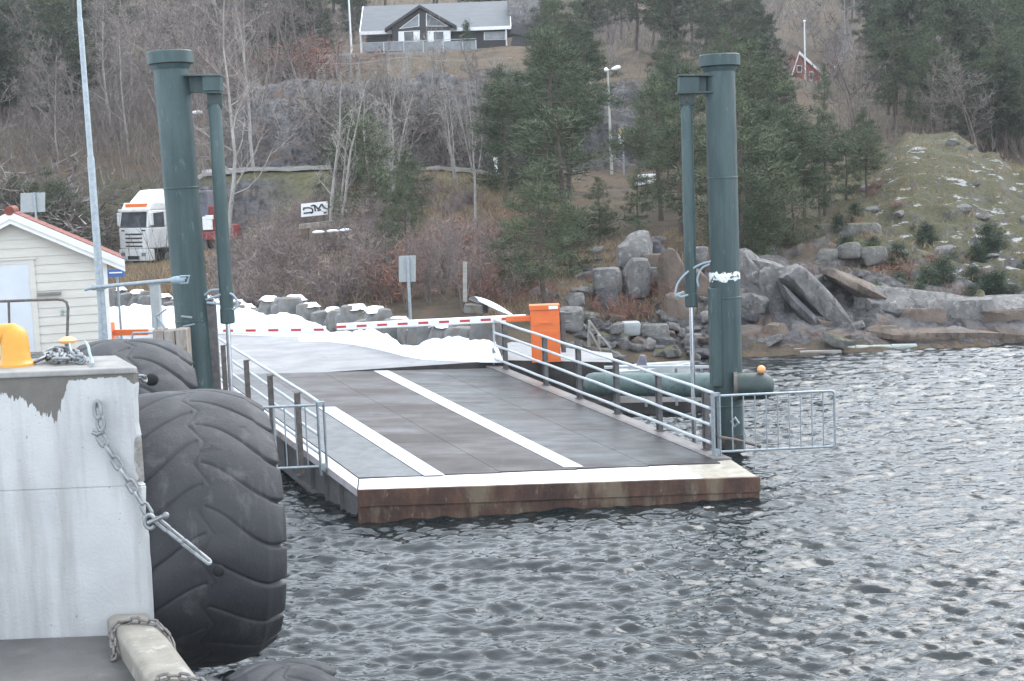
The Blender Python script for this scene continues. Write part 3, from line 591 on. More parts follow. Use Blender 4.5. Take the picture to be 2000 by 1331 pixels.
# ================================================================== LIFT TOWERS
def tower(side):
    if side < 0:
        d = 26.3; top, bot = P(331, 104, d), P(390, 790, d); r = .312; rc = .407
        t = thing('lift_tower', 'thick leaning green lift column with flat cap beside the small shed and mast', 'lift column', (bot[0], bot[1], 0), 'green lift columns beside the ramp')
    else:
        d = 28.4; top, bot = P(1405, 110, d), P(1425, 900, d); r = .295; rc = .40
        t = thing('lift_tower', 'thick green lift column with a ragged white band beside the open gate over water', 'lift column', (bot[0], bot[1], 0), 'green lift columns beside the ramp')
    ax = unit(top - bot); base = bot - ax * ((bot[2] + 2) / ax[2])
    MB().tube([base] + [base + (top - base) * k for k in np.linspace(.05, 1, 12)], r, 40).build('pile', 'green', t, smooth='auto')
    for f_ in (.30, .52, .76):
        c_ = base + (top - base) * f_; MB().tube([c_ - ax * .022, c_ - ax * .012, c_ + ax * .012, c_ + ax * .022], [r - .002, r + .009, r + .009, r - .002], 40, cap=False).build('weld_seam', 'green', t, smooth='auto')
    MB().tube([top - ax * .2, top - ax * .19, top + ax * .01, top + ax * .03], [rc - .01, rc, rc, rc - .02], 40).build('cap', 'green', t, smooth='auto')
    MB().tube([top - ax * .3, top - ax * .21], [r + .005, r + .05], 40, cap=False).build('collar', 'green', t, smooth='auto')
    px = 2800 / d
    if side < 0:
        mb = MB(); q = lambda x, y, dd=0: P(x, y, d + dd)
        a = q(364, 165, -.02); c = q(432, 165, -.02)
        mb.bar(q(364, 149, -.05), q(434, 149, -.05), .40, .03); mb.bar(q(364, 165, .06), q(400, 166, .06), .16, .30); mb.bar(q(399, 164, -.05), q(433, 164, -.05), .34, .27); mb.bar(q(400, 182, -.05), q(434, 182, -.05), .40, .03)
        mb.build('bracket', 'green', t, bevel=.008)
        cl = MB()
        for x in (412, 426): cl.bar(q(x, 184, -.05), q(x + 1, 214, -.05), .045, .14, (1, 0, 0))
        cl.tube([q(405, 207, -.05), q(432, 207, -.05)], .035, 10); cl.build('clevis', 'green_dk', t, bevel=.006)
        c0, c1, e = q(419, 203, -.05), q(445, 632, -.05), q(457, 880, -.05); cr = .122
    else:
        mb = MB(); q = lambda x, y, dd=0: P(x, y, d + dd)
        mb.bar(q(1323, 149, -.05), q(1390, 149, -.05), .42, .03); mb.bar(q(1325, 166, -.05), q(1364, 166, -.05), .34, .29); mb.bar(q(1364, 166, .03), q(1390, 166, .03), .2, .29); mb.bar(q(1321, 183, -.05), q(1390, 181, -.05), .42, .035)
        mb.build('bracket', 'green', t, bevel=.008)
        cl = MB()
        for x in (1334, 1350): cl.bar(q(x, 186, -.05), q(x, 214, -.05), .045, .14, (1, 0, 0))
        cl.tube([q(1327, 204, -.05), q(1356, 205, -.05)], .04, 10); cl.build('clevis', 'green_dk', t, bevel=.006)
        c0, c1, e = q(1341, 205, -.05), q(1350, 600, -.05), q(1356, 872, -.05); cr = .118
    k = unit(c1 - c0)
    cy = MB().tube([c0, c0 + k * .03, c0 + k * .1, c1 - k * .28, c1 - k * .27, c1 - k * .02, c1], [cr * .6, cr * .8, cr, cr, cr * 1.08, cr * 1.08, cr * .9], 24).build('lift_cylinder', 'green', t, smooth='auto')
    MB().tube([c1 - k * .02, e], .045, 14).build('piston_rod', 'chrome', cy, smooth='auto')
    if side < 0:
        for pts in ([(399, 577), (412, 568), (428, 566)], [(402, 586), (425, 578), (447, 573), (460, 583), (463, 598), (455, 606)], [(404, 592), (430, 594)]):
            MB().tube(smooth([P(x, y, d - .12) for x, y in pts]), .022, 7).build('hose', 'bluehose', t, smooth='auto')
        # rope fixings and peeled patch on the column foot
        mb = MB(); q = P(372, 620, d); mb.bar(q + V(-.1, -.31, .05), q + V(.1, -.31, .02), .03, .04); mb.bar(q + V(-.08, -.31, -.14), q + V(.14, -.31, -.1), .03, .03); mb.build('cleat', 'galv', t, bevel=.008)
        mb = MB(); q0 = P(404, 590, d); mb.bar(V(q0[0] + .02, d - .05, 0), q0 + V(.02, -.05, 0), .08, .3); mb.build('guide_rail', 'dkpost', t)
    else:
        for pts in ([(1388, 511), (1370, 516), (1345, 530), (1325, 552), (1319, 572)], [(1386, 516), (1370, 525), (1362, 545), (1364, 560)], [(1317, 574), (1330, 580), (1345, 576)], [(1318, 579), (1336, 570)]):
            MB().tube(smooth([P(x, y, d - .14) for x, y in pts]), .022, 7).build('hose', 'bluehose', t, smooth='auto')
        # ragged white band
        c = P(1415, 539, d); mb = MB(); n = 56; vs2 = []; rr = random.Random(4)
        e1 = unit(np.cross(ax, (0, 1, 0))); e2 = np.cross(ax, e1)
        for lev in range(4):
            for j in range(n):
                a = 2 * math.pi * j / n; jig = (rr.uniform(-.035, .035) if lev in (0, 3) else 0)
                hh = (-.09, -.06, .05, .085)[lev] + jig; vs2.append(c + ax * hh + (e1 * math.cos(a) + e2 * math.sin(a)) * (r + (.012 if lev in (1, 2) else .002)))
        mb.add(vs2, [(l * n + j, l * n + (j + 1) % n, (l + 1) * n + (j + 1) % n, (l + 1) * n + j) for l in range(3) for j in range(n)])
        M['peel'] = pm('peeling_white_tape', (.70, .72, .73), (.80, .82, .82), 8, .6, c3=(.09, .13, .13), s3=9, lo3=.54, hi3=.58)
        mb.build('white_band', 'peel', t, smooth='auto')
        mb = MB(); q0, q1 = P(1388, 562, d), P(1392, 752, d); mb.bar(q1 + V(.06, -.12, 0), q0 + V(.05, -.12, 0), .22, .32, (0, 1, 0)); mb.build('guide_column', 'green', t, bevel=.012)
        mb = MB(); mb.tube([base, base + ax * 1.5, base + ax * (2 + .38)], [r + .03] * 3, 32); M['foot'] = pm('barnacled_dark_foot', (.025, .035, .032), (.06, .06, .05), 4, .7, bs=.02, c3=(.20, .17, .13), s3=10, lo3=.58, hi3=.68, stretch=(1, 1, .6)); mb.build('pile_foot', 'foot', t, smooth='auto')
        mb = MB(); q0, q1 = P(1384, 775, d - .6), P(1384, 905, d - .6); mb.bar(q1 - V(0, 0, 1), q0, .24, .2, (0, 1, 0)); mb.build('guide_rail', 'brpost', t)
        mb = MB(); q0 = P(1436, 826, d - .4); mb.tube([q0 + V(-.02, 0, -.08), q0 + V(.06, -.03, 0), q0 + V(0, 0, .1), q0 + V(-.07, 0, .02)], .03, 8, closed=True); mb.build('shackle', 'galv', t, smooth='auto')
    return t
tower(-1); tower(1)
# floating pipe behind the right column
t = thing('fender_pipe', 'fat horizontal green pipe on the water with a dark round end behind the gate', 'fender', (2.9, 30, .3))
a, c = P(1148, 750, 31.5), P(1445, 754, 28.9); k = unit(c - a)
MB().tube([a - k * .02, a, a + k * .06, a + k * .2, c], [.05, .17, .23, .255, .255], 28).build('pipe', 'greenpipe', t, smooth='auto')
a, c = P(1436, 755, 28.0), P(1512, 754, 27.9); k = unit(c - a)
MB().tube([a, a + k * .02, c - k * .25, c - k * .16, c - k * .07, c - k * .02, c], [.24, .27, .27, .255, .20, .13, .04], 28).build('pipe_end', 'green_dk', t, smooth='auto')
MB().tube([a - k * .03, a + k * .04], .285, 28).build('end_flange', 'brpost', t, smooth='auto')
q = P(1487, 722, 27.9); M['ballorange'] = pm('orange_float_plastic', (.85, .36, .14), (.9, .45, .2), 6, .45)
t = thing('marker_float', 'small pale orange ball sitting on the dark green pipe end', 'float', q); MB().ball(q, .085).build('float_body', 'ballorange', t, smooth=True); MB().tube([q - V(0, 0, .1), q - V(0, 0, .06)], .04, 10).build('float_base', 'brpost', t)
# timber dolphin head in front of the left column
t = thing('timber_block', 'weathered squared timber post head in front of the left green column', 'timber post', P(336, 700, 25.4))
a, c = P(318, 655, 25.4), P(352, 655, 25.4)
mb = MB(); w = 66 / 110.; z1 = P(336, 643, 25.4)[2]; q = P(336, 700, 25.4)
for i in range(3): mb.bx(q[0] - w / 2 + i * w / 3 + .004, q[0] - w / 2 + (i + 1) * w / 3 - .004, 25.3, 25.7, -1, z1 - .015 * (i % 2))
mb.build('post_head', 'timber', t, bevel=.02)
mb = MB(); mb.tube([P(305, 645, 25.4), P(304, 620, 25.4)], .03, 8); mb.tube([P(304, 616, 25.4), P(322, 641, 25.4)], .022, 8); mb.tube([P(304, 618, 25.4), P(325, 604, 25.4)], .018, 8); mb.build('iron_staple', 'galv', t, smooth='auto')

# ================================================================== BARRIERS
t = thing('boom_barrier', 'orange barrier housing with a long white red-dashed arm at the ramp end', 'barrier', PZ(1065, 706, 1.2), 'road barriers at the ramp end')
d = 34.5; o = P(1065, 706, d); s = 2800 / d; wz = P(1065, 595, d)[2]
x0, x1 = P(1037, 650, d)[0], P(1093, 650, d)[0]
mb = MB(); mb.bx(x0, x1, d - .2, d + .22, 1.2, wz - .12); mb.bx(x0 - .02, x1 + .015, d - .225, d + .24, wz - .115, wz)
mb.bx(x0 + .03, x1 - .03, d - .208, d - .2, wz - .5, wz - .30); mb.bx(x0 + .02, x0 + .36, d - .207, d - .2, 1.25, wz - .62); mb.bx(x0 + .38, x1 - .03, d - .207, d - .2, 1.25, wz - .62); mb.build('housing', 'orange', t, bevel=.012)
mb = MB(); mb.bx(x0 + .2, x1 - .2, d - .235, d - .21, wz - .44, wz - .40); mb.build('handle', 'orange', t, bevel=.004)
mb = MB(); mb.bx(x1 - .25, x1 - .03, d - .232, d - .227, wz - .10, wz - .02); mb.build('label_plate', 'white', t)
mb = MB(); mb.bx(x1 + .03, x1 + .14, d - .05, d + .3, 1.4, wz - .2); mb.bx(x1 + .02, x1 + .3, d + .02, d + .1, wz - .26, wz - .22); mb.bx(x1 + .0, x1 + .25, d + .0, d + .1, 2.1, 2.14); mb.build('counterweight', 'dkpost', t, bevel=.01)
def boom(t, a, c, n, first, hh, red='red'):
    mb = MB(); k = unit(c - a); mb.bar(a, c, .07, hh)
    bm_ = mb.build('boom', 'white', t, bevel=.02)
    ln = np.linalg.norm(c - a); up = V(0, 0, 1)
    for i in range(n):
        q = a + k * (first + i * ln / (n + .15)); wdt = .25
        f = np.cross(k, up); f = unit(f); f = f if f[1] < 0 else -f
        p0 = q + f * .036; mb = MB(); mb.bar(p0, p0 + k * wdt, .004, .055); mb.build('red_reflector', 'red', bm_)
boom(t, P(1028, 621, 34.6), P(658, 639, 35.3), 9, .35, .17)
mb = MB(); mb.bar(P(988, 624, 34.42), P(1036, 622, 34.42), .06, .13); mb.build('arm_root', 'orange', t, bevel=.01)
t = thing('boom_barrier', 'long white red-dashed barrier arm with orange root running behind the left column', 'barrier', PZ(222, 690, 1.2), 'road barriers at the ramp end')
boom(t, P(278, 648, 35.6), P(637, 644, 35.3), 8, .35, .17)
mb = MB(); mb.bar(P(222, 650, 35.55), P(290, 649, 35.55), .1, .15); mb.build('arm_root', 'orange', t, bevel=.015)
mb = MB(); q = P(215, 650, 35.6); mb.bx(q[0] - .5, q[0] + .08, 35.4, 35.8, 1.2, q[2] + .25); mb.build('housing', 'orange', t, bevel=.015)
t = thing('pipe_handrail', 'low grey pipe handrail behind the timber post head', 'handrail', P(280, 700, 30))
mb = MB(); mb.tube([P(258, 690, 30), P(258, 655, 30), P(260, 651, 30), P(310, 650, 30)], .025, 8); mb.tube([P(308, 690, 30), P(308, 651, 30)], .025, 8); mb.build('pipe', 'galv', t, smooth='auto')
# small bracing post and loop at far end of the ramp's right railing
t = thing('guard_post', 'slim grey post with diagonal stay beside the far end of the right railing', 'post', PZ(964, 712, 1.2))
mb = MB(); mb.tube([P(965, 712, 34.8), P(963, 680, 34.8)], .025, 8); mb.tube([P(963, 681, 34.8), P(975, 706, 34.8)], .02, 8); mb.build('post', 'galv', t, smooth='auto')

# ================================================================== EDGE STONES
def cut_stone(seed, sx, sy, sz, rough=.05, cuts=5):
    rr = np.random.RandomState(seed); n = 7
    g = np.linspace(-1, 1, n); vs = []; idx = {}; fs = []
    def vid(p):
        k = tuple(np.round(p, 4))
        if k not in idx: idx[k] = len(vs); vs.append(np.array(p, float))
        return idx[k]
    for ax_ in range(3):
        for sg in (-1, 1):
            for i in range(n - 1):
                for j in range(n - 1):
                    q = []
                    for di, dj in ((0, 0), (1, 0), (1, 1), (0, 1)):
                        p = [0, 0, 0]; p[ax_] = sg; p[(ax_ + 1) % 3] = g[i + di]; p[(ax_ + 2) % 3] = g[j + dj]; q.append(vid(p))
                    fs.append(tuple(q) if sg > 0 else tuple(q[::-1]))
    a = np.array(vs)
    a = a / np.maximum(1, (np.abs(a) ** 7).sum(1, keepdims=True) ** (1 / 7.))
    for _ in range(cuts):
        nn = rr.normal(size=3); nn /= np.linalg.norm(nn); h = rr.uniform(.62, 1.0) * np.abs(nn).sum() ** .5 * .9
        dd = a @ nn - h; a = a - np.outer(np.maximum(dd, 0), nn)
    a = a + rough * np.stack([fbm(a[:, 1] * 1.7 + seed, a[:, 2] * 1.7 + ax_, 4, ax_ + seed) for ax_ in range(3)], 1) * 2
    return a * V(sx, sy, sz), fs
def stone_obj(name, mat, seed, sx, sy, sz, parent=None, loc=None, rough=.05, cuts=5):
    a, fs = cut_stone(seed, sx, sy, sz, rough, cuts)
    if loc is not None: a = a + np.array(loc)
    mb = MB(); mb.add(a, fs); return mb.build(name, mat, parent, smooth='auto')
path = [P(150, 596, 61), P(222, 592, 58), P(300, 600, 55.5), P(400, 620, 51.5), P(480, 638, 48), P(640, 654, 44), P(740, 680, 39.8), P(820, 697, 37.4), P(905, 695, 35.9), P(985, 692, 35.6)]
seg = [0]; 
for a, c in zip(path[:-1], path[1:]): seg.append(seg[-1] + np.linalg.norm((c - a)[:2]))
protos = []
for k in range(5):
    t = thing('edge_stone', '', 'edge stone', (0, 0, 0)); stone_obj('stone_body', 'curbstone', 20 + k, .40, .38, .52, t, (0, 0, .5), .09, 6)
    if k in (1, 3): protos.append(t); continue
    mb = MB(); xs = np.linspace(-.29, .31, 9); ys = np.linspace(-.26, .28, 9); vs2 = []
    for y in ys:
        for x in xs:
            e = max(0, 1 - ((x / .3) ** 2 + (y / .28) ** 2) * (.6 + .8 * float(fbm(np.array([x * 6 + k]), np.array([y * 6 + 3]), 2, k)[0] + .5))); vs2.append((x, y, .90 + .15 * min(1, 2 * e) + .08 * e * float(fbm(np.array([x * 4 + k]), np.array([y * 4]), 2, k)[0])))
    mb.add(vs2, [(i * 9 + j, i * 9 + j + 1, i * 9 + j + 10, i * 9 + j + 9) for i in range(8) for j in range(8)]); mb.build('snow_cap', 'snow', t, smooth=True); protos.append(t)
sd = 0; used = set(); q = .4
while q < seg[-1]:
    i = max(0, np.searchsorted(seg, q) - 1); k = (q - seg[i]) / (seg[i + 1] - seg[i]); p = path[i] * (1 - k) + path[i + 1] * k
    pz = 1.2 if p[1] < 47 else 1.0 + .0 * p[1]
    ang = math.atan2(*(path[i + 1] - path[i])[[1, 0]]) + R.uniform(-.12, .12); pr = protos[sd % 5]; s = R.uniform(.84, 1.1)
    loc = (p[0], p[1], pz - .1); sc_ = (s, s, s * R.uniform(.82, 1.02))
    if sd % 5 not in used and sd < 5:
        used.add(sd % 5); pr.location = loc; pr.rotation_euler = (0, 0, ang); pr.scale = sc_; o = pr
    else: o = copy_tree(pr, loc, ang, sc_)
    dd = p[1]
    o['label'] = 'upright grey kerb stone in the row behind the snow bank by the shed' if dd > 44 else ('grey kerb stone in the row behind the left barrier arm' if dd > 38.5 else 'grey kerb stone in the row below the right barrier arm')
    o['group'] = 'row of grey stones along the quay road'
    q += .80 * s + .03; sd += 1
# ================================================================== FOREGROUND: TYRES, CHAINS, BOLLARD
def tyre(name, label, c, R_, W, nl, nth, nax, ax=V(1, 0, 0), depth=.020, gw=.012, tilt=0):
    """worn loader tyre: closed cross-section, chevron lugs cut as real grooves"""
    e = unit(ax); f = unit(np.cross(V(0, 0, 1), e)); u = np.cross(e, f)
    prof = []; hw = W / 2
    for a in np.linspace(-1, 1, nax):                # tread, nearly flat with round shoulders
        prof.append((hw * a, R_ * (1 - .085 * abs(a) ** 2.6 - .055 * max(0, abs(a) - .8) / .2 * abs(a)), 1.0))
    side = [(1.0, .80, 0), (1.0, .74, 0), (.99, .66, 0), (.95, .58, 0), (.84, .52, 0), (.72, .50, 0), (.66, .54, 0), (.80, .62, 0), (.88, .72, 0), (.8, .8, 0), (.4, .83, 0), (0, .835, 0)]
    prof += [(hw * a, R_ * b_, 0) for a, b_, _ in side] + [(-hw * a, R_ * b_, 0) for a, b_, _ in side[-2::-1]]
    prof = np.array(prof); k = len(prof)
    th = np.linspace(0, 2 * math.pi, nth, endpoint=False)
    A = prof[:, 0][None].repeat(nth, 0); Rr = prof[:, 1][None].repeat(nth, 0); tr = prof[:, 2][None].repeat(nth, 0); T = th[:, None].repeat(k, 1)
    s = np.abs(A) / hw; right = (A > 0)
    pitch = 2 * math.pi * R_ / nl
    ph = T * nl / (2 * math.pi) + np.where(right, .5, 0) - .9 * (.35 * s + .65 * (3 * s ** 2 - 2 * s ** 3))
    wob = .05 * np.sin(T * 3 + A * 5) + .03 * np.sin(T * 11 + 2)
    dl = np.abs(((ph + wob) % 1) - .5); dl = (.5 - dl) * pitch                    # distance to lug groove
    zig = (np.abs(((T * nl / (2 * math.pi)) % 1) - .5) - .25) * .34 * W
    dc = np.abs(A - zig * .55) * 1.1
    g = lambda x, w: np.exp(-(x / w) ** 2)
    groove = np.maximum(g(dl, gw * (.8 + .9 * s ** 2)) * (.55 + .8 * s ** 2), g(dc, gw * .8) * .3)
    pillow = (1 - np.exp(-(dl / .09))) * (1 - np.exp(-(dc / .12)))
    disp = tr * (-depth * groove + .020 * pillow) 
    disp = disp + (s > .97) * tr * .0
    shoulder = np.clip((s - .86) / .14, 0, 1) * tr * (1 - np.clip(groove * 1.6, 0, 1)) * .05
    A2 = A + np.sign(A) * shoulder
    wear = .010 * fbm(T * 6, A * 4 + 5, 4, 3); Rr = Rr + disp + wear * tr
    # side lugs continue a little onto the shoulder
    sd_ = (~(tr > .5)) & (Rr > .7 * R_) & (s > .95); Rr = Rr + sd_ * 0
    vs = np.array(c)[None, None] + e * A2[..., None] + (f * np.cos(T)[..., None] + u * np.sin(T)[..., None]) * Rr[..., None]
    ii = np.arange(nth)[:, None] * k + np.arange(k)[None]; i2 = np.roll(ii, -1, 0); j2 = np.roll(ii, -1, 1); k2 = np.roll(i2, -1, 1)
    me = np_mesh('tyre_body', vs.reshape(-1, 3), np.stack([ii, j2, k2, i2], -1).reshape(-1, 4), ['rubber'])
    t = thing(name, label, 'fender', (c[0], c[1], c[2] - R_), 'rubber tyre fenders hung on the quay side')
    o = link('tyre_body', me, t, smooth=True); return t
AXT = unit(V(1, .36, -.035))
ct1 = QP(1.42, .69, 2.42) ; ct1 = V(ct1[0] - .02, 13.42, 2.42)
W1 = 1.36
xl = XR - .46 * (13.42 - 12); ct1 = V(xl + W1 / 2 - .03, 13.42, 2.42)
ty1 = tyre('quay_fender', 'biggest black tyre hanging at the quay corner, whole chevron tread facing us', ct1, 1.31, W1, 19, 660, 110, AXT)
d2 = 16.6; xl2 = XR - .46 * (d2 - 12); z2 = P(250, 666, d2)[2]; R2 = 1.33
ty2 = tyre('quay_fender', 'grey tyre seen over the wall top behind the biggest tyre', V(xl2 + .75, d2, z2 - R2 + .01), R2, 1.30, 17, 560, 90, AXT, depth=.03, gw=.018)
d3 = 10.9; xl3 = XR - .46 * (d3 - 12); z3 = P(545, 1299, d3)[2]
ty3 = tyre('quay_fender', 'smaller grey tyre whose top edge shows beside the kerb chain', V(P(545, 1299, d3)[0], d3, z3 - .62), .62, .74, 15, 300, 60, AXT, depth=.02, gw=.012)
# dark hole with chain on the second tyre
q = P(294, 741, 15.38)
def chain_mesh(mb, path, Lk=.155, wd=.092, r=.0155, up=V(0, 1, 0), twist0=0.0, nseg=14, nr=6):
    """interlocked oval links laid along a path"""
    path = [np.array(p, float) for p in path]; sg = [0]
    for a, c in zip(path[:-1], path[1:]): sg.append(sg[-1] + np.linalg.norm(c - a))
    pit = Lk - 2 * r * 1.25; n = max(1, int(sg[-1] / pit)); k = 0
    def at(s):
        i = min(max(0, np.searchsorted(sg, s) - 1), len(path) - 2); u = (s - sg[i]) / max(1e-6, sg[i + 1] - sg[i]); return path[i] * (1 - u) + path[i + 1] * u
    for k in range(n):
        a, c = at(k * pit), at(min(sg[-1], (k + 1) * pit)); d = unit(c - a); mid = (a + c) / 2
        u = up - d * (up @ d); u = unit(u) if np.linalg.norm(u) > 1e-3 else unit(np.cross(d, V(1, 0, 0))); w = np.cross(d, u)
        ang = twist0 + (math.pi / 2 if k % 2 else 0) * .86 + .07 * math.sin(k * 2.3); cx = u * math.sin(ang) + w * math.cos(ang)
        hl = Lk / 2 - wd / 2; rr = wd / 2 - r; pts = []
        for j in range(nseg):
            t = 2 * math.pi * j / nseg; pts.append(mid + d * (math.cos(t) * rr + (hl if math.cos(t) > 0 else -hl) * 1.0) + cx * math.sin(t) * rr)
        mb.tube(pts, r, nr, closed=True)
    return mb
YF = 12 - .02
t = thing('fender_chain', 'heavy zinc chain from the eye bolt on the wall down to the biggest tyre', 'chain', P(190, 800, 12))
mb = MB(); e0 = P(190, 797, YF - .0); 
mb.tube([P(189, 790, YF + .03), P(190, 792, YF - .05)], .022, 10); mb.build('eye_bolt', 'chain', t, smooth='auto')
mb = MB(); mb.tube([P(191, 796, YF - .055) + V(math.cos(a) * .028, -.01, math.sin(a) * .075 - .02) for a in np.linspace(0, 2 * math.pi, 16, endpoint=False)], .017, 8, closed=True)
mb.tube([P(197, 826, YF - .05) + V(math.cos(a) * .03, -.01, math.sin(a) * .065) for a in np.linspace(0, 2 * math.pi, 16, endpoint=False)], .017, 8, closed=True)
mb.tube([P(181, 845, YF - .05), P(190, 849, YF - .06), P(203, 842, YF - .05)], .02, 8); mb.build('shackle', 'chain', t, smooth='auto')
mb = MB(); chain_mesh(mb, [P(192, 848, YF - .045), P(245, 930, YF - .04), P(296, 1012, YF - .04)], twist0=.25)
mb.build('upper_chain', 'chain', t, smooth='auto')
mb = MB(); q = P(296, 1018, YF - .06); mb.tube([q + V(math.cos(a) * .045 - .01, -.02, math.sin(a) * .06) for a in np.linspace(.5, 5.6, 14)], .018, 8); mb.tube([P(288, 1022, YF - .08), P(326, 1006, YF - .08)], .019, 8); mb.ball(P(324, 1007, YF - .08), .03); mb.build('joining_shackle', 'chain', t, smooth='auto')
mb = MB(); chain_mesh(mb, [P(303, 1014, YF - .06), P(365, 1064, YF - .03), P(426, 1113, YF + .0)], Lk=.19, wd=.082, r=.0165, twist0=-.25); mb.build('lower_chain', 'chain', t, smooth='auto')
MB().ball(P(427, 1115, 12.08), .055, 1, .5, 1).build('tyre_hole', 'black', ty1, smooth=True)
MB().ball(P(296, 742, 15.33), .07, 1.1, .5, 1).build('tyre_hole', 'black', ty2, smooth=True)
t = thing('fender_chain', 'short length of zinc chain reaching into the hole of the tyre behind the wall', 'chain', P(280, 735, 14.9))
mb = MB(); chain_mesh(mb, [P(240, 724, 14.4), P(268, 735, 14.9), P(292, 744, 15.25)], Lk=.17, r=.016); mb.build('links', 'chain', t, smooth='auto')
# chain wrapped over the kerb
def KP(al, o, z): return QP(al, o, z)
zk = ZA + .19
def kerbchain(al, label, back):
    t = thing('kerb_chain', label, 'chain', QP(al, -.4, zk)); mb = MB()
    pth = [KP(al - .42, -.50, ZA + .02), KP(al - .30, -.47, ZA + .04), KP(al - .12, -.455, ZA + .16), KP(al - .02, -.43, zk - .03), KP(al + .02, -.33, zk + .03), KP(al + .0, -.2, zk + .035), KP(al - .06, -.06, zk + .02), KP(al - .16, .03, zk - .10), KP(al - .30, .04, zk - .3), KP(al - .42, .04, zk - .6)]
    chain_mesh(mb, pth if back else pth[3:], Lk=.115, wd=.066, r=.0125, up=V(0, 0, 1), twist0=.4); mb.build('links', 'rustchain', t, smooth='auto'); return t
kerbchain(-.38, 'dull chain looped over the kerb close to the concrete wall', True)
kerbchain(-1.95, 'dull chain end crossing the kerb at the bottom edge of the picture', False)
# bollard
d = 12.45; z0 = ZT0 + .002
t = thing('mooring_bollard', 'yellow painted cast bollard standing on the concrete wall', 'bollard', P(40, 715, d))
c = P(41, 715, d); cx_, cy_ = c[0], d
mb = MB(); mb.tube([V(cx_ - .04, cy_, z0 + z) for z in (0, .02, .035, .06, .15, .24, .29, .325, .35, .365)], [.165, .16, .14, .128, .122, .118, .108, .085, .05, .01], 28); mb.build('post', 'yellow', t, smooth='auto')
mb = MB(); h = z0 + .285
mb.tube([V(cx_ + .03, cy_, h - .012), V(cx_ + .02, cy_, h - .01), V(cx_ - .04, cy_, h), V(cx_ - .16, cy_, h - .005), V(cx_ - .26, cy_, h - .02), V(cx_ - .31, cy_, h - .03), V(cx_ - .325, cy_, h - .035)], [.02, .06, .09, .09, .08, .05, .01], 20); mb.build('head', 'yellow', t, smooth='auto')
d = 13.0; q = P(132, 664, d)
t = thing('capped_peg', 'small orange-capped steel peg among the chains on the wall', 'peg', V(q[0], d, ZT0))
mb = MB(); mb.tube([q + V(0, 0, z) for z in (-.035, -.03, -.005, .02, .03)], [.03, .07, .082, .05, .01], 20); mb.build('cap', 'ballorange', t, smooth='auto'); mb = MB(); mb.tube([V(q[0], d, ZT0), q], .03, 10); mb.build('stem', 'bluehose', t, smooth='auto')
t = thing('chain_heap', 'heap of zinc chain lying on the wall between the yellow bollard and the tyre', 'chain', P(120, 705, 12.7))
mb = MB(); rr = random.Random(3)
pth = [P(70, 706, 12.45)]
for x, y, d_ in ((84, 700, 12.5), (98, 694, 12.7), (112, 703, 12.4), (120, 688, 12.8), (104, 684, 12.9), (90, 690, 12.8), (106, 702, 12.35), (124, 705, 12.3), (136, 693, 12.6), (150, 702, 12.35), (162, 704, 12.3), (150, 690, 12.8), (128, 683, 13.0), (98, 681, 12.95), (84, 686, 12.9)):
    q = P(x, y, d_); q[2] = max(q[2], ZT0 + .03); pth.append(q)
chain_mesh(mb, pth, Lk=.16, wd=.085, r=.0125, up=V(0, 0, 1), twist0=.5); mb.build('links', 'chain', t, smooth='auto')
t = thing('blue_strap', 'pale blue rope strap hanging over the wall top beside the chain heap', 'rope', P(178, 710, 12.6))
mb = MB(); mb.tube(smooth([P(166, 668, 12.9), P(172, 676, 12.7), P(175, 690, 12.5), P(180, 704, 12.3), P(181, 712, 12.1)]), .013, 8); mb.tube(smooth([P(136, 672, 12.9), P(140, 688, 12.6), P(152, 700, 12.4), P(172, 707, 12.3)]), .010, 8); mb.build('rope', 'bluehose', t, smooth='auto')

# ================================================================== MAST, RAIL, SHED
d = 24.
t = thing('steel_mast', 'tall thin grey steel mast with a pipe arm in front of the shed', 'mast', P(203, 690, d))
mb = MB(); mb.tube([P(151, -60, d), P(156, 35, d), P(156.2, 37, d), P(177, 306, d), P(177.3, 309, d)], [.032, .036, .042, .048, .054], 16); mb.build('pole', 'galv', t, smooth='auto')
mb = MB(); mb.tube([P(177.2, 307, d), P(177.4, 310, d), P(200, 620, d), P(200.5, 634, d), P(201, 650, d), P(206, 740, d)], [.052, .06, .066, .07, .076, .076], 16); mb.build('lower_pole', 'galv', t, smooth='auto')
mb = MB(); mb.tube([P(165, 567, d - .12), P(172, 564, d - .12), P(190, 561, d - .12), P(335, 548, d - .25)], [.026, .03, .032, .036], 12); mb.build('pipe_arm', 'galv', t, smooth='auto')
mb = MB(); a, c = P(334, 548, d - .25), P(362, 547, d - .27); k = unit(c - a); mb.tube([a, a + k * .03, a + k * .1, a + k * .2, c], [.04, .06, .07, .065, .05], 14); mb.tube([P(352, 540, d - .3), P(370, 539, d - .3), P(366, 553, d - .3), P(352, 554, d - .3)], .018, 8, closed=True); mb.build('coupling', 'bluehose', t, smooth='auto')
mb = MB(); mb.tube([P(364, 545, d - .26), P(366, 553, d - .26)], .035, 10); mb.build('end_pin', 'dkpost', t, smooth='auto')
mb = MB(); q = P(194, 561, d); mb.bar(q + V(-.1, -.02, 0), q + V(.1, -.02, 0), .2, .09); mb.build('clamp', 'galv', t, bevel=.01)
d = 28.
t = thing('pipe_railing', 'bent grey pipe railing before the shed door', 'railing', P(80, 700, d))
mb = MB(); mb.tube([P(-160, 594, d), P(0, 589, d), P(110, 585, d), P(122, 586, d), P(130, 591, d), P(133, 602, d), P(130, 700, d)], .028, 10); mb.build('handrail', 'brpost', t, smooth='auto')
for x in (17, -90): mb = MB(); mb.tube([P(x, 589, d), P(x + 3, 700, d)], .026, 8); mb.build('post', 'brpost', t, smooth='auto')
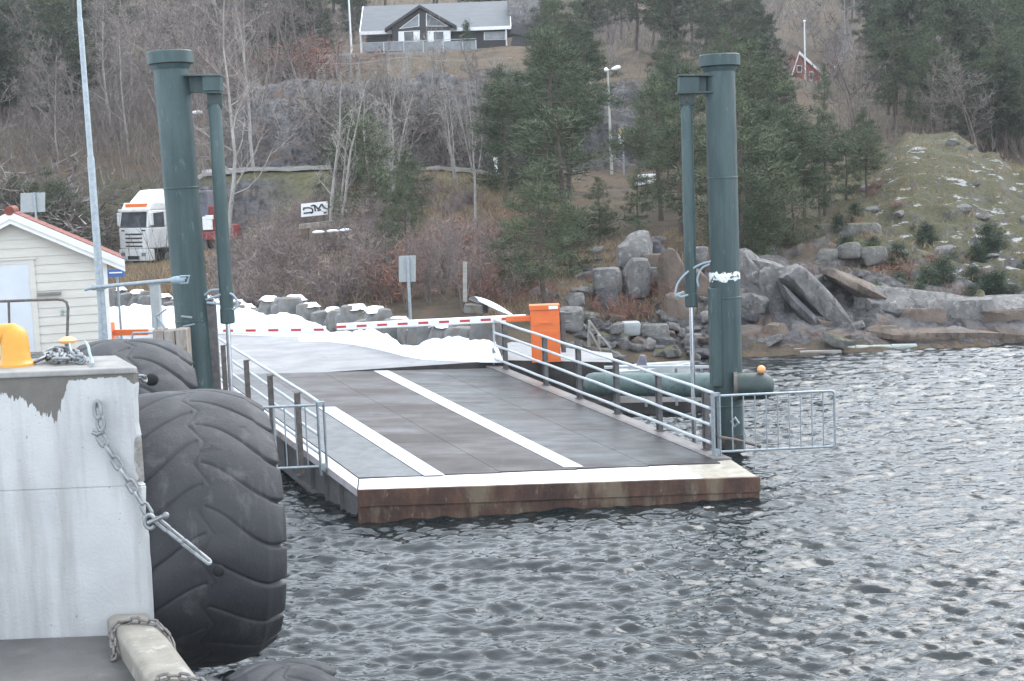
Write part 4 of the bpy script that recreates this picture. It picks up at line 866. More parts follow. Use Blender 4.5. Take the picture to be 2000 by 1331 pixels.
# shed
ang = math.radians(17); AX = V(-math.cos(ang), -math.sin(ang), 0); BX = V(-math.sin(ang), math.cos(ang), 0)
O = P(215, 660, 34.2); ZG = 2.0
def S(a, b_, z): p = O + AX * a + BX * b_; return V(p[0], p[1], z)
WS = 4.1; zr = P(52, 424, 33.7)[2]; PIT = .5; ze = zr - PIT * WS / 2; DS = 3.2
t = thing('quay_shed', 'small cream clapboard shed with red tile roof and pale door', 'shed', S(WS / 2, 0, ZG))
mb = MB(); mb.slab([S(-.3, -.6, ZG - 2), S(WS + .3, -.6, ZG - 2), S(WS + .3, DS + .3, ZG - 2), S(-.3, DS + .3, ZG - 2)], (0, 0, 1.95)); mb.build('plinth', 'curbstone', t)
mb = MB(); mb.slab([S(0, 0, ZG - .1), S(WS, 0, ZG - .1), S(WS, 0, ze), S(WS / 2, 0, zr), S(0, 0, ze)], BX * DS)
bh = .205; z = ZG
while z < zr - .1:
    z1 = min(z + bh, zr - .03)
    def wmin(zz): return 0 if zz <= ze else (zz - ze) / PIT
    a0, a1 = wmin(z), wmin(z1)
    mb.add([S(a0, -.030, z), S(WS - a0, -.030, z), S(WS - a1, -.006, z1), S(a1, -.006, z1), S(a0, -.001, z), S(WS - a0, -.001, z)], [(0, 1, 2, 3), (0, 4, 5, 1)]); 
    if z1 <= ze + .01: mb.add([S(-.03, 0, z), S(-.006, 0, z1), S(-.006, DS, z1), S(-.03, DS, z)], [(0, 1, 2, 3)])
    z = z1
mb.build('wall', 'shedwood', t)
mb = MB(); mb.slab([S(-.04, -.045, ZG), S(.12, -.045, ZG), S(.12, -.045, ze + .04), S(-.04, -.045, ze - .04)], BX * .04); mb.build('corner_board', 'trim', t)
OV = .45; OF = .3
def roofside(sg):
    a_r = WS / 2; a_e = -OV if sg < 0 else WS + OV; zz = zr - PIT * (WS / 2 + OV) + .10; z_r = zr + .10
    mb = MB(); nt_ = 13
    for i in range(nt_):
        f0, f1 = i / nt_, (i + 1) / nt_; A0, A1 = a_r + (a_e - a_r) * f0, a_r + (a_e - a_r) * f1; Z0, Z1 = z_r + (zz - z_r) * f0, z_r + (zz - z_r) * f1
        mb.hexa([S(A0, -OF, Z0 + .03), S(A1, -OF, Z1 + .035), S(A1, DS + .2, Z1 + .035), S(A0, DS + .2, Z0 + .03), S(A0, -OF, Z0 + .06), S(A1, -OF, Z1 + .07), S(A1, DS + .2, Z1 + .07), S(A0, DS + .2, Z0 + .06)])
    rf = mb.build('roof', 'tile', t)
    for k, (dz0, dz1, off, mm) in enumerate(((-.13, .045, 0, 'trim'), (-.24, -.13, .03, 'trim'))):
        mb = MB(); mb.slab([S(a_r, -OF - .02 + off, z_r + dz0), S(a_r, -OF - .02 + off, z_r + dz1), S(a_e, -OF - .02 + off, zz + dz1), S(a_e, -OF - .02 + off, zz + dz0)], BX * .025); mb.build('bargeboard', mm, t)
    mb = MB(); mb.slab([S(a_r, -OF, z_r - .02), S(a_r, DS + .15, z_r - .02), S(a_e, DS + .15, zz - .02), S(a_e, -OF, zz - .02)], (0, 0, .05)); mb.build('soffit', 'trim', t)
roofside(-1); roofside(1)
mb = MB(); mb.tube([S(WS / 2, -OF - .03, zr + .16), S(WS / 2, DS + .2, zr + .16)], .11, 12); mb.build('ridge_tile', 'tile', t, smooth='auto')
def sx(px): return (P(px, 560, 33.8)[0] - O[0]) / AX[0]
def sz(px, py, a=0): return P(px, py, (O + AX * a)[1])[2]
a0 = sx(62); zt = P(30, 517, 33.5)[2]
mb = MB(); mb.slab([S(a0, -.05, ZG), S(a0 + .92, -.05, ZG), S(a0 + .92, -.05, zt), S(a0, -.05, zt)], BX * .03); dr = mb.build('door', 'door', t, bevel=.004)
mb = MB(); mb.slab([S(a0 + .82, -.07, ZG + .95), S(a0 + .86, -.07, ZG + .95), S(a0 + .86, -.07, ZG + 1.1), S(a0 + .82, -.07, ZG + 1.1)], BX * .02); mb.build('handle', 'galv', dr)
mb = MB()
mb.slab([S(a0 - .13, -.06, ZG), S(a0, -.06, ZG), S(a0, -.06, zt + .1), S(a0 - .13, -.06, zt + .1)], BX * .055); mb.slab([S(a0 + .92, -.06, ZG), S(a0 + 1.05, -.06, ZG), S(a0 + 1.05, -.06, zt + .1), S(a0 + .92, -.06, zt + .1)], BX * .055)
mb.slab([S(a0, -.058, zt), S(a0 + .92, -.058, zt), S(a0 + .92, -.058, zt + .1), S(a0, -.058, zt + .1)], BX * .05); mb.slab([S(a0 - .18, -.09, zt + .1), S(a0 + 1.1, -.09, zt + .1), S(a0 + 1.1, -.09, zt + .14), S(a0 - .18, -.09, zt + .14)], BX * .085); mb.build('door_frame', 'shedwood', t)
ll = sx(95); zl_ = P(95, 574, 33.8)[2]
mb = MB(); mb.slab([S(ll - .27, -.14, zl_ - .035), S(ll + .27, -.14, zl_ - .035), S(ll + .27, -.14, zl_ + .035), S(ll - .27, -.14, zl_ + .035)], BX * .10); M['lampgrey'] = pm('grey_lamp_casing', (.22, .21, .21), (.3, .29, .28), 5, .5); mb.build('wall_lamp', 'lampgrey', t, bevel=.015)
ll = sx(118); zl_ = P(118, 611, 33.8)[2]
M['noticegreen'] = pm('faded_notice', (.30, .36, .33), (.62, .66, .62), 14, .6, lo=.45, hi=.5)
mb = MB(); mb.slab([S(ll - .09, -.045, zl_ - .07), S(ll + .09, -.045, zl_ - .07), S(ll + .09, -.045, zl_ + .07), S(ll - .09, -.045, zl_ + .07)], BX * .02); mb.build('notice', 'noticegreen', t)
# small signs and posts round the shed
def panel(name, label, cat, px0, py0, px1, py1, d, mat, post=None, slope=-.035, th=.03, frame=None, postmat='galv', pw=.035, group=None, front=.0):
    c = P((px0 + px1) / 2, (py0 + py1) / 2, d); base = V(c[0], d, gz(c[0], d)) if d > 47 else V(c[0], d, 1.2)
    t = thing(name, label, cat, base, group); dx = px1 - px0
    mb = MB(); q = [P(px0, py1 - slope * dx * .5, d), P(px1, py1 + slope * dx * .5, d), P(px1, py0 + slope * dx * .5, d), P(px0, py0 - slope * dx * .5, d)]
    mb.slab(q, (0, th, 0)); mb.build('board', mat, t, bevel=.004)
    if post is not None:
        for x, yt in post:
            a = P(x, yt, d - front); bz = gz(a[0], d) if d > 47 else 1.1
            mb = MB(); mb.tube([V(a[0] + .0, d - front, bz - .2), a], pw, 10); mb.build('post', postmat, t, smooth='auto')
    return t
t = panel('blue_sign', 'small blue road sign just behind the shed corner', 'sign', 210, 526, 243, 541, 39, 'blue', [(228, 526)], th=.04, front=-.06)
mb = MB(); q = P(227, 533, 38.985); mb.bx(q[0] - .19, q[0] + .16, 38.985, 38.998, q[2] - .018, q[2] + .018); mb.build('lettering_band', 'white', t)
t = thing('grey_post', 'pale grey box post before the grass bank left of the left column', 'post', PZ(305, 605, 1.2))
mb = MB(); q0, q1 = P(305, 606, 44), P(305, 556, 44); mb.bx(q0[0] - .14, q0[0] + .14, 43.9, 44.2, 1.1, q1[2]); mb.build('box', 'signback', t, bevel=.02)
mb = MB(); mb.bx(q0[0] - .16, q0[0] + .16, 43.88, 44.22, q1[2], q1[2] + .03); mb.build('lid', 'galv', t)
panel('road_sign', 'wide pale sign seen from behind above the shed roof', 'sign', 40, 377, 88, 415, 58, 'signback', [(67, 376)], pw=.05, front=.05)
t = panel('road_sign', 'white upright sign seen from behind beside the bare alders', 'sign', 779, 500, 812, 551, 40.5, 'signback', [(796, 503)], pw=.045, front=.05)
t = panel('notice_board', 'white board with dark weathered lettering low in the thicket', 'sign', 588, 396, 640, 422, 63, 'white', [(600, 420), (630, 418)], slope=-.1, postmat='brpost', pw=.04, front=-.06)
mb = MB()
for st_ in ([(592, 407), (603, 406), (610, 408), (611, 414), (607, 417)], [(593, 417), (611, 415)], [(592, 408), (594, 411)], [(607, 403), (614, 401), (616, 413)], [(614, 401), (622, 409), (628, 399)], [(620, 412), (627, 410)], [(629, 399), (632, 406), (638, 408)], [(632, 417), (638, 415)]):
    for a, c in zip(st_[:-1], st_[1:]): mb.bar(P(a[0], a[1], 62.985), P(c[0], c[1], 62.985), .012, .065, (0, 0, 1)) if abs(a[0] - c[0]) > abs(a[1] - c[1]) else mb.bar(P(a[0], a[1], 62.985), P(c[0], c[1], 62.985), .012, .065, (1, 0, 0))
mb.build('lettering', 'truckdark', t)
# ================================================================== SHORE: ROCKS, BOAT, JETTY
def rock(px, py, w, h, d, label, mat='rock', seed=None, dep=None, rot=0, tilt=0, group=None, name='boulder', cuts=7, rough=.14, parent=None):
    """boulder centred at a photo pixel; w, h in photo pixels"""
    s = d / F; c = P(px, py, d); seed = seed if seed is not None else int(px * 7 + py)
    a, fs = cut_stone(seed, w * s / 2 * 1.08, (dep or .8 * min(w, h) * s / 2 * 1.1), h * s / 2 * 1.08, rough, cuts)
    cr, sr = math.cos(rot), math.sin(rot); ct, stt = math.cos(tilt), math.sin(tilt)
    a = np.stack([a[:, 0] * ct - a[:, 2] * stt, a[:, 1], a[:, 0] * stt + a[:, 2] * ct], 1); a = np.stack([a[:, 0] * cr - a[:, 1] * sr, a[:, 0] * sr + a[:, 1] * cr, a[:, 2]], 1)
    mb = MB(); mb.add(a, fs); o = mb.build(name, mat, None, smooth='auto'); o.location = tuple(map(float, c))
    return tag(o, label, 'rock', group)
for a in [
    (1240, 492, 66, 74, 49.6, 'tall grey boulder on top of the shore pile under the pines', 'rock'),
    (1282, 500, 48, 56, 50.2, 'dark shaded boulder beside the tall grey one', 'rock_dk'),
    (1186, 552, 52, 54, 48.2, 'rounded grey boulder at the left of the shore pile', 'rock'),
    (1236, 545, 62, 72, 48.4, 'broad pale grey boulder in the middle of the shore pile', 'rock'),
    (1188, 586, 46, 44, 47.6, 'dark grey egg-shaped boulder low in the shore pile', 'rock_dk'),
    (1272, 540, 40, 34, 48.6, 'flat-topped grey block right of the broad pale boulder', 'rock'),
    (1276, 512, 42, 30, 49, 'brown block wedged under the dark shaded boulder', 'rock_br'),
    (1250, 515, 30, 18, 48.3, 'small flat stone under the tall grey boulder', 'rock'),
    (1122, 586, 36, 26, 46, 'low pale boulder right of the pine trunk foot', 'rock'),
    (1116, 624, 44, 44, 44.6, 'slanting grey boulder just right of the orange housing', 'rock'),
    (1312, 540, 50, 104, 47.6, 'upright rust-stained slab left of the right lift cylinder', 'rock_br'),
    (1330, 610, 60, 70, 46.2, 'brown slab below the blue hoses', 'rock_br'),
    (1370, 505, 26, 42, 48, 'pale stone seen between lift cylinder and column', 'rock'),
    (1372, 560, 30, 60, 46.8, 'brown stone seen between lift cylinder and column', 'rock_br'),
    (1300, 672, 34, 26, 44.0, 'dark wet stone above the white boat', 'rock_dk'),
    (1355, 670, 44, 34, 44.2, 'grey stone close to the lift cylinder rod', 'rock'),
    (1280, 650, 50, 32, 44.8, 'long grey stone above the boat bow', 'rock'),
    (1205, 640, 26, 20, 44.4, 'small stone left of the pale concrete block', 'rock'),
    (1470, 580, 70, 170, 47.2, 'tall pale rock face right of the right lift column', 'rock'),
    (1515, 600, 60, 140, 46.6, 'cracked grey rock face left of the leaning slab', 'rock'),
    (1470, 668, 60, 50, 44.6, 'rounded grey stone at the waterline right of the right column', 'rock'),
    (1512, 660, 52, 56, 44.4, 'rust brown stone at the waterline left of the floating planks', 'rock_br'),
    (1660, 490, 50, 30, 50.2, 'pale rock ledge over the leaning slab', 'rock_moss'),
    (1700, 500, 56, 34, 50.5, 'mossy broken ledge right of the pale ledge', 'rock_moss'),
    (1612, 500, 44, 26, 49.8, 'pale pointed rock ledge above the shore slabs', 'rock_moss'),
    (1652, 452, 120, 44, 55.0, 'green mossy outcrop under the right pines', 'rock_moss'),
    (1880, 610, 120, 50, 45.6, 'broad pale shore rock with flat top at right', 'rock'),
    (1960, 630, 120, 44, 45.4, 'long low pinkish shore rock at the right edge', 'rock_br'),
    (1800, 625, 90, 44, 45.2, 'brown low shore rock above the floating planks', 'rock_br'),
    (1725, 655, 60, 34, 44.6, 'reddish low stone at the waterline right of the leaning slab', 'rock_br'),
    (1150, 690, 30, 20, 43.2, 'pale stone at the waterline left of the boat', 'rock'),
]: rock(*a)
for px, py, w_, h_, d, tl, lb, mt, dp in (
    (1607, 600, 190, 52, 46.2, -.82, 'long pale slab leaning down to the right towards the floating planks', 'rock', 1.0),
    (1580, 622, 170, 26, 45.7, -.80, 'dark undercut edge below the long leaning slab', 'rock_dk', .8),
    (1685, 570, 150, 44, 47.2, -.55, 'brownish tilted slab above the long leaning slab', 'rock_br', 1.1),
    (1490, 545, 120, 70, 47.8, -.25, 'broad smooth rock slab just right of the right lift column', 'rock', 1.0),
    (1548, 690, 90, 30, 43.9, .1, 'low pale rock at the water beside the floating planks', 'rock', .8),
    (1790, 604, 240, 76, 46.9, -.16, 'wide smooth shore slab below the small pines', 'rock', 1.4),
    (1850, 660, 260, 60, 45.0, -.07, 'flat pinkish slab stepping into the water at right', 'rock_br', 1.2),
    (1940, 612, 220, 74, 46.8, .06, 'pale shore slab at the right edge under the knoll', 'rock', 1.2)):
    rock(px, py, w_, h_, d, lb, mt, dep=dp, tilt=tl, cuts=10, rough=.09, name='rock_slab')
# big leaning slab: pale top, dark undercut face to the left
t = thing('leaning_slab', 'big slab of rock leaning down to the water with a dark undercut face', 'rock', P(1600, 690, 45))
top = [P(1545, 538, 47.8), P(1612, 556, 47.6), P(1655, 600, 46.6), P(1712, 664, 45.2), P(1645, 668, 44.9), P(1600, 620, 46.0)]
mb = MB(); n = 26; vs2 = []; A0, B0, C0, D0 = P(1540, 540, 47.6), P(1622, 552, 48.3), P(1650, 668, 44.6), P(1712, 660, 45.6)
for i in range(n):
    for j in range(n):
        u, v_ = i / (n - 1), j / (n - 1); p = (A0 * (1 - u) + C0 * u) * (1 - v_) + (B0 * (1 - u) + D0 * u) * v_
        nz = float(fbm(np.array([p[0] * 1.1 + 3]), np.array([p[1] * 1.5]), 5, 2)[0]); vs2.append(p + V(0, 0, nz * .5 + .15 * math.sin(v_ * 3)))
for i in range(n):
    p = np.array(vs2[i * n]); vs2.append(p + V(-.25 - .1 * math.sin(i), .1, -.55 - .9 * i / n))
mb.add(vs2, [(i * n + j, (i + 1) * n + j, (i + 1) * n + j + 1, i * n + j + 1) for i in range(n - 1) for j in range(n - 1)] + [(i * n, n * n + i, n * n + i + 1, (i + 1) * n) for i in range(n - 1)])
mb.build('slab', 'rock', t, smooth='auto')
# rubble along the shore
rp = []
for k in range(6):
    a, fs = cut_stone(90 + k, 1, .9, .7, .14, 8); mb = MB(); mb.add(a, fs); me_ = mb.build('shore_stone', ['rock', 'rock_br', 'rock', 'rock_dk', 'rock', 'rock_moss'][k], None, smooth='auto'); rp.append(me_)
usedr = set(); cnt = 0
def put_stone(loc, s, k, label, group):
    o = rp[k] if k not in usedr else rp[k].copy()
    if k in usedr: COL.objects.link(o)
    usedr.add(k); o.location = tuple(map(float, loc)); o.rotation_euler = (R.uniform(-.4, .4), R.uniform(-.4, .4), R.uniform(0, 6.28)); o.scale = (s * R.uniform(.8, 1.3), s * R.uniform(.7, 1.1), s * R.uniform(.6, 1.))
    tag(o, label, 'rock', group); return o
for i in range(95):
    px = R.uniform(1100, 1420); d = R.uniform(43.0, 46.5); g = G(px, d)
    if g[2] < -.15: g[2] = -.1
    put_stone(g + V(0, 0, .05), R.uniform(.12, .38), R.randrange(6), 'small broken stone in the rubble along the shore behind the white boat', 'shore rubble by the boat')
for i in range(34):
    px = R.choice([R.uniform(1440, 1760), R.uniform(1700, 2060)]); d = R.uniform(43.6, 48); g = G(px, d)
    put_stone(g, R.uniform(.12, .5), R.randrange(6), 'small loose stone on the shore right of the columns', 'shore stones to the right')
for i in range(24):
    px = R.uniform(1690, 2040); d = R.uniform(49, 66); g = G(px, d)
    put_stone(g, R.uniform(.14, .42), R.choice([0, 5, 5, 2]), 'loose mossy stone on the green knoll', 'stones on the mossy knoll')
for i in range(40):
    px = R.uniform(960, 1330); d = R.uniform(47, 56); g = G(px, d)
    put_stone(g, R.uniform(.15, .45), R.randrange(6), 'stone lying in the brown heather below the pines', 'stones below the pines')
# concrete block on shore, trestle
t = thing('concrete_block', 'pale squared concrete block lying on the brown shore bank', 'block', P(1231, 655, 45))
stone_obj('block', 'concrete_pale' if 'concrete_pale' in M else 'signback', 61, 20 * 45 / F, .3, 14 * 45 / F, t, P(1231, 642, 45), .03, 1)
t = thing('wooden_trestle', 'pale wooden trestle leaning on the shore behind the ramp railing', 'trestle', P(1165, 690, 43))
mb = MB()
for a, c in (((1150, 626), (1176, 662)), ((1152, 630), (1150, 678)), ((1153, 650), (1173, 686)), ((1170, 655), (1169, 684)), ((1176, 660), (1192, 680))): mb.bar(P(*a, 43), P(*c, 43.1), .09, .07)
mb.build('timbers', 'plank', t)
# white motor boat
t = thing('motor_boat', 'small white motor boat lying behind the floating green pipe', 'boat', P(1260, 715, 38))
d = 38.; q = P(1262, 712, d); bx, bz = q[0], .12
n = 22; secs = []
for i in range(n):
    u = i / (n - 1); x = bx - 1.25 + 2.55 * u; w = .62 * (1 - max(0, (u - .45) / .55) ** 2.2) ** .8 + .01; zt = bz + .36 + .12 * u ** 2; zb = bz - .12 + .22 * max(0, u - .6) ** 1.5
    secs.append([(x, d + w * s_, zb + (zt - zb) * h_) for s_, h_ in ((0, 0), (.75, .12), (.95, .55), (1, 1), (.9, 1.02), (.82, .96), (.75, .5), (0, .38), (-.75, .5), (-.82, .96), (-.9, 1.02), (-1, 1), (-.95, .55), (-.75, .12))])
mb = MB(); k = 14; mb.add([p for s_ in secs for p in s_], [(i * k + j, i * k + (j + 1) % k, (i + 1) * k + (j + 1) % k, (i + 1) * k + j) for i in range(n - 1) for j in range(k)] + [tuple(range(k))[::-1], tuple(range((n - 1) * k, n * k))]); mb.build('hull', 'boat', t, smooth='auto')
mb = MB(); 
for x in (-.7, 0, .5): mb.bx(bx + x, bx + x + .22, d - .5, d + .5, bz + .26, bz + .30)
mb.build('thwart', 'boat', t)
mb = MB(); a = P(1251, 700, d); mb.hexa([(a[0] - .16, d - .3, bz + .28), (a[0] + .16, d - .3, bz + .28), (a[0] + .16, d + .1, bz + .28), (a[0] - .16, d + .1, bz + .28), (a[0] - .02, d - .2, bz + .72), (a[0] + .13, d - .2, bz + .70), (a[0] + .13, d, bz + .70), (a[0] - .02, d, bz + .72)]); mb.build('cover', 'canvas', t, bevel=.03)
# low pontoon with pale rail behind the pipe
t = thing('pontoon', 'low dark pontoon with a pale edge rail behind the green pipe', 'pontoon', P(1290, 725, 33.5))
mb = MB(); a, c = P(1130, 728, 33.6), P(1386, 726, 33.2); mb.bar(V(a[0], a[1] + .5, .12), V(c[0], c[1] + .5, .12), 1.0, .3); mb.build('deck', 'quaydark', t)
mb = MB(); a, c = P(1180, 718, 33.3), P(1384, 717, 33.0); mb.bar(a, c, .08, .06); mb.build('edge_rail', 'galv_white', t); mb = MB()
for x in (1200, 1260, 1320, 1370): a = P(x, 718, 33.2); mb.bar(V(a[0], a[1], .2), a, .06, .06, (1, 0, 0))
mb.build('rail_leg', 'galv', t)
# floating planks and drums right of the columns
t = thing('floating_jetty', 'broken low jetty of grey planks and faded green floats at the far shore', 'jetty', P(1670, 690, 43.2))
mb = MB(); rr = random.Random(2)
for x0, x1, y, d_ in ((1548, 1615, 683, 43.6), (1600, 1660, 680, 43.8), (1690, 1760, 680, 43.7), (1740, 1796, 677, 44), (1560, 1640, 688, 43.3)):
    a, c = P(x0, y, d_), P(x1, y - 2, d_); mb.bar(a, c, .5, .10)
mb.build('planks', 'plank', t, bevel=.01)
mb = MB()
for x0, x1, y, d_ in ((1612, 1672, 684, 43.5), (1668, 1742, 682, 43.5), (1738, 1792, 680, 43.6)):
    a, c = P(x0, y, d_), P(x1, y - 1, d_); k = unit(c - a); mb.tube([a, a + k * .05, c - k * .05, c], [.06, .12, .12, .06], 12)
mb.build('floats', 'pontoon', t, smooth='auto')
# snow-topped skiff / slab behind the barrier arm
t = thing('upturned_skiff', 'upturned skiff covered in snow behind the barrier arm', 'boat', P(955, 612, 43.5))
d = 43.; mb = MB(); n = 14; vs2 = []
for i in range(n):
    u = i / (n - 1); c = P(925 + 68 * u, 584 + 30 * u, d); w = .45 * math.sin(math.pi * min(1, .12 + u * .8)) ** .6 + .02
    for j in range(9):
        a = math.pi * j / 8; vs2.append(c + V(.15 * math.cos(a), -w * math.cos(a) * 1., w * .45 * math.sin(a) - .05))
mb.add(vs2, [(i * 9 + j, i * 9 + j + 1, (i + 1) * 9 + j + 1, (i + 1) * 9 + j) for i in range(n - 1) for j in range(8)]); mb.build('snowy_hull', 'snow', t, smooth=True)
mb = MB(); mb.bar(P(912, 602, d + .1), P(948, 604, d - .1), .5, .28); mb.build('stern_block', 'curbstone', t, bevel=.03)
panel('pole_stub', 'short pale wooden pole stub beside the upturned skiff', 'post', 904, 512, 912, 590, 44.5, 'plank', None, th=.1)

# ================================================================== TRUCK AND MACHINE
d = 80.
FX = V(math.cos(math.radians(36)), -math.sin(math.radians(36)), 0); BK = V(math.sin(math.radians(36)), math.cos(math.radians(36)), 0)
cr_ = P(293, 515, d); TO = V(cr_[0], d, cr_[2] - .25)
def T(a, b_, z): return TO - FX * a + BK * b_ + V(0, 0, z * 1.12)     # a: 0 at right front corner -> 2.5 at left; b: backwards
t = thing('white_truck', 'white truck tractor with orange roof sign parked above the shed', 'truck', TO)
def tb(a0, a1, b0, b1, z0, z1, mb=None, sl=0):
    mb = mb or MB(); return mb.hexa([T(a0, b0, z0), T(a1, b0, z0), T(a1, b1, z0), T(a0, b1, z0), T(a0, b0 + sl, z1), T(a1, b0 + sl, z1), T(a1, b1, z1), T(a0, b1, z1)])
mb = MB(); tb(0, 2.5, .02, 2.1, .95, 2.0, mb); tb(.02, 2.48, .02, 2.1, 2.0, 2.85, mb, .18); tb(.04, 2.46, .20, 2.1, 2.85, 3.25, mb, .25); 
mb.hexa([T(.2, .7, 3.25), T(2.3, .7, 3.25), T(2.4, 2.1, 3.25), T(.1, 2.1, 3.25), T(.45, 1.3, 3.85), T(2.05, 1.3, 3.85), T(2.1, 2.1, 3.9), T(.4, 2.1, 3.9)])
mb.build('cab', 'truckwhite', t, bevel=.06)
mb = MB(); mb.hexa([T(.14, .01, 2.03), T(2.36, .01, 2.03), T(2.36, .05, 2.03), T(.14, .05, 2.03), T(.2, .155, 2.78), T(2.3, .155, 2.78), T(2.3, .2, 2.78), T(.2, .2, 2.78)]); mb.build('windscreen', 'glass', t)
mb = MB(); mb.hexa([T(-.015, .25, 2.05), T(-.015, 1.2, 2.0), T(.02, 1.2, 2.0), T(.02, .25, 2.05), T(-.005, .38, 2.7), T(-.005, 1.2, 2.75), T(.03, 1.2, 2.75), T(.03, .38, 2.7)]); mb.build('side_window', 'glass', t)
mb = MB()
for z in (1.05, 1.25, 1.45, 1.65): tb(.55, 1.95, -.012, .03, z, z + .07, mb)
tb(.25, .5, -.01, .03, 1.84, 1.9, mb); tb(2.0, 2.25, -.01, .03, 1.84, 1.9, mb); mb.build('grille', 'truckdark', t)
mb = MB(); tb(.0, 2.5, -.08, .4, .35, .93, mb); mb.build('bumper', 'truckwhite', t, bevel=.05)
for a in (.2, 1.95): mb = MB(); tb(a, a + .36, -.095, .0, .58, .76, mb); mb.build('headlight', 'brightglass', t, bevel=.02)
mb = MB(); tb(.75, 1.75, -.09, .0, .42, .6, mb); mb.build('air_intake', 'truckdark', t)
mb = MB(); tb(.35, 2.15, .30, .46, 3.02, 3.20, mb); mb.build('roof_sign', 'orange', t, bevel=.02)
mb = MB(); tb(.1, 2.4, -.04, .12, 2.80, 2.95, mb); mb.build('sun_visor', 'truckwhite', t, bevel=.03)
for a in (-.2, 2.55): mb = MB(); tb(a, a + .16, .1, .3, 2.1, 2.75, mb); mb.build('mirror', 'truckwhite', t, bevel=.04)
for a in (.12, 2.38):
    for b_ in (1.3, 4.6):
        mb = MB(); c = T(a, b_, .5); mb.tube([c - FX * .16, c + FX * .16], .5, 24); w_ = mb.build('wheel', 'truckdark', t, smooth='auto'); mb = MB(); mb.tube([c - FX * .17, c + FX * .17], .26, 16); mb.build('rim', 'galv', w_, smooth='auto')
mb = MB(); tb(.7, 1.8, .5, 6, .7, .95, mb); mb.build('chassis', 'truckdark', t)
t = thing('red_machine', 'red machine with grey cab partly hidden behind the left lift column', 'machine', G(430, 80))
g0 = P(425, 470, 80)
mb = MB(); q = lambda x, y, dd=0: P(x, y, 80 + dd)
def wb(x0, x1, y0, y1, d0, d1, mb):
    a = P(x0, y1, 80); c = P(x1, y0, 80); return mb.bx(a[0], c[0], 80 + d0, 80 + d1, a[2], c[2])
wb(388, 462, 450, 470, -.9, .9, mb); wb(402, 424, 402, 452, -.7, .7, mb); wb(446, 464, 438, 466, -.8, .8, mb); mb.build('body', 'dullred', t, bevel=.05)
mb = MB(); wb(376, 410, 372, 425, -.8, .8, mb); mb.build('cab', 'canvas', t, bevel=.06)
mb = MB(); wb(379, 407, 376, 398, -.83, -.80, mb); mb.build('cab_window', 'glass', t)
mb = MB(); wb(403, 420, 422, 449, -.93, -.72, mb); wb(408, 422, 420, 429, -.95, -.7, mb); mb.build('side_panel', 'white', t, bevel=.03)
mb = MB()
for x in (398, 448): c = P(x, 478, 80); mb.tube([c - V(0, .95, 0), c - V(0, .6, 0)], .42, 20)
mb.build('wheel', 'truckdark', t, smooth='auto')

# ================================================================== HOUSES
d = 140.; q = lambda x, y, dd=0: P(x, y, d + dd)
xl_, xr_ = q(706, 100)[0], q(999, 95)[0]; zb = 18.1; ze = q(850, 53)[2]; zr = P(850, 11, d + 4)[2]
t = thing('hill_house', 'dark timber house with grey roof and pointed glass gable on the hilltop', 'house', V((xl_ + xr_) / 2, d + 4, zb))
mb = MB(); mb.slab([(xl_ + .5, d, zb - 1), (xl_ + .5, d + 8, zb - 1), (xl_ + .5, d + 8, ze), (xl_ + .5, d + 4, zr - .2), (xl_ + .5, d, ze)], (xr_ - xl_ - 1.0, 0, 0)); mb.build('wall', 'darkwood', t)
def roofpl(y0, z0, y1, z1, mb, x0=xl_, x1=xr_): return mb.slab([(x0, y0, z0), (x0, y1, z1), (x0, y1, z1 + .18), (x0, y0, z0 + .18)], (x1 - x0, 0, 0))
mb = MB(); sl = (zr - ze) / 4; roofpl(d - .7, ze - .7 * sl, d + 4, zr, mb); roofpl(d + 8.7, ze - .7 * sl, d + 4, zr, mb)
rf = mb.build('roof', 'roofgrey', t)
mb = MB(); mb.bx(xl_ - .03, xr_ + .03, d - .76, d - .70, ze - .7 * sl - .12, ze - .7 * sl + .2)
for x in (xl_ - .05, xr_ - .03): mb.slab([(x, d - .7, ze - .7 * sl - .05), (x, d + 4, zr - .05), (x, d + 4, zr + .2), (x, d - .7, ze - .7 * sl + .2)], (.09, 0, 0))
mb.build('white_fascia', 'white', rf)
gx = q(824, 60)[0]; gw = 3.1; yf = d - 1.6; gze = P(763, 58, yf)[2]; gzr = P(822, 16, yf)[2]; gs = (gzr - gze) / gw
mb = MB(); mb.slab([(gx - gw + .35, yf, zb - 1), (gx + gw - .35, yf, zb - 1), (gx + gw - .35, yf, gze + .25), (gx, yf, gzr - .12), (gx - gw + .35, yf, gze + .25)], (0, 5, 0)); gb = mb.build('gable', 'darkwood', t)
mb = MB()
for sg in (-1, 1): mb.slab([(gx, yf - .5, gzr), (gx + sg * (gw + .3), yf - .5, gze - .3 * gs), (gx + sg * (gw + .3), yf - .5, gze - .3 * gs + .26), (gx, yf - .5, gzr + .26)], (0, 5.6, 0))
mb.build('gable_roof', 'darkwood', t)
def win(name, poly, mat, parent, y, frame=.07):
    pts = [P(x, yy, y) for x, yy in poly]; pts = [V(p[0], y, p[2]) for p in pts]
    c = sum(pts) / len(pts); mb = MB(); mb.slab([V(p[0], y - .03, p[2]) for p in pts], (0, .04, 0)); o = mb.build(name, 'white', parent)
    mb = MB(); mb.slab([V(*(c + (p - c) * (1 - frame * 2.2))) - V(0, .05, 0) for p in pts], (0, .018, 0)); mb.build('pane', mat, o); return o
win('gable_window', [(779, 57), (819, 52), (819, 27)], 'brightglass', t, yf - .02, .06); win('gable_window', [(832, 52), (876, 52), (832, 25)], 'glass', t, yf - .02, .06)
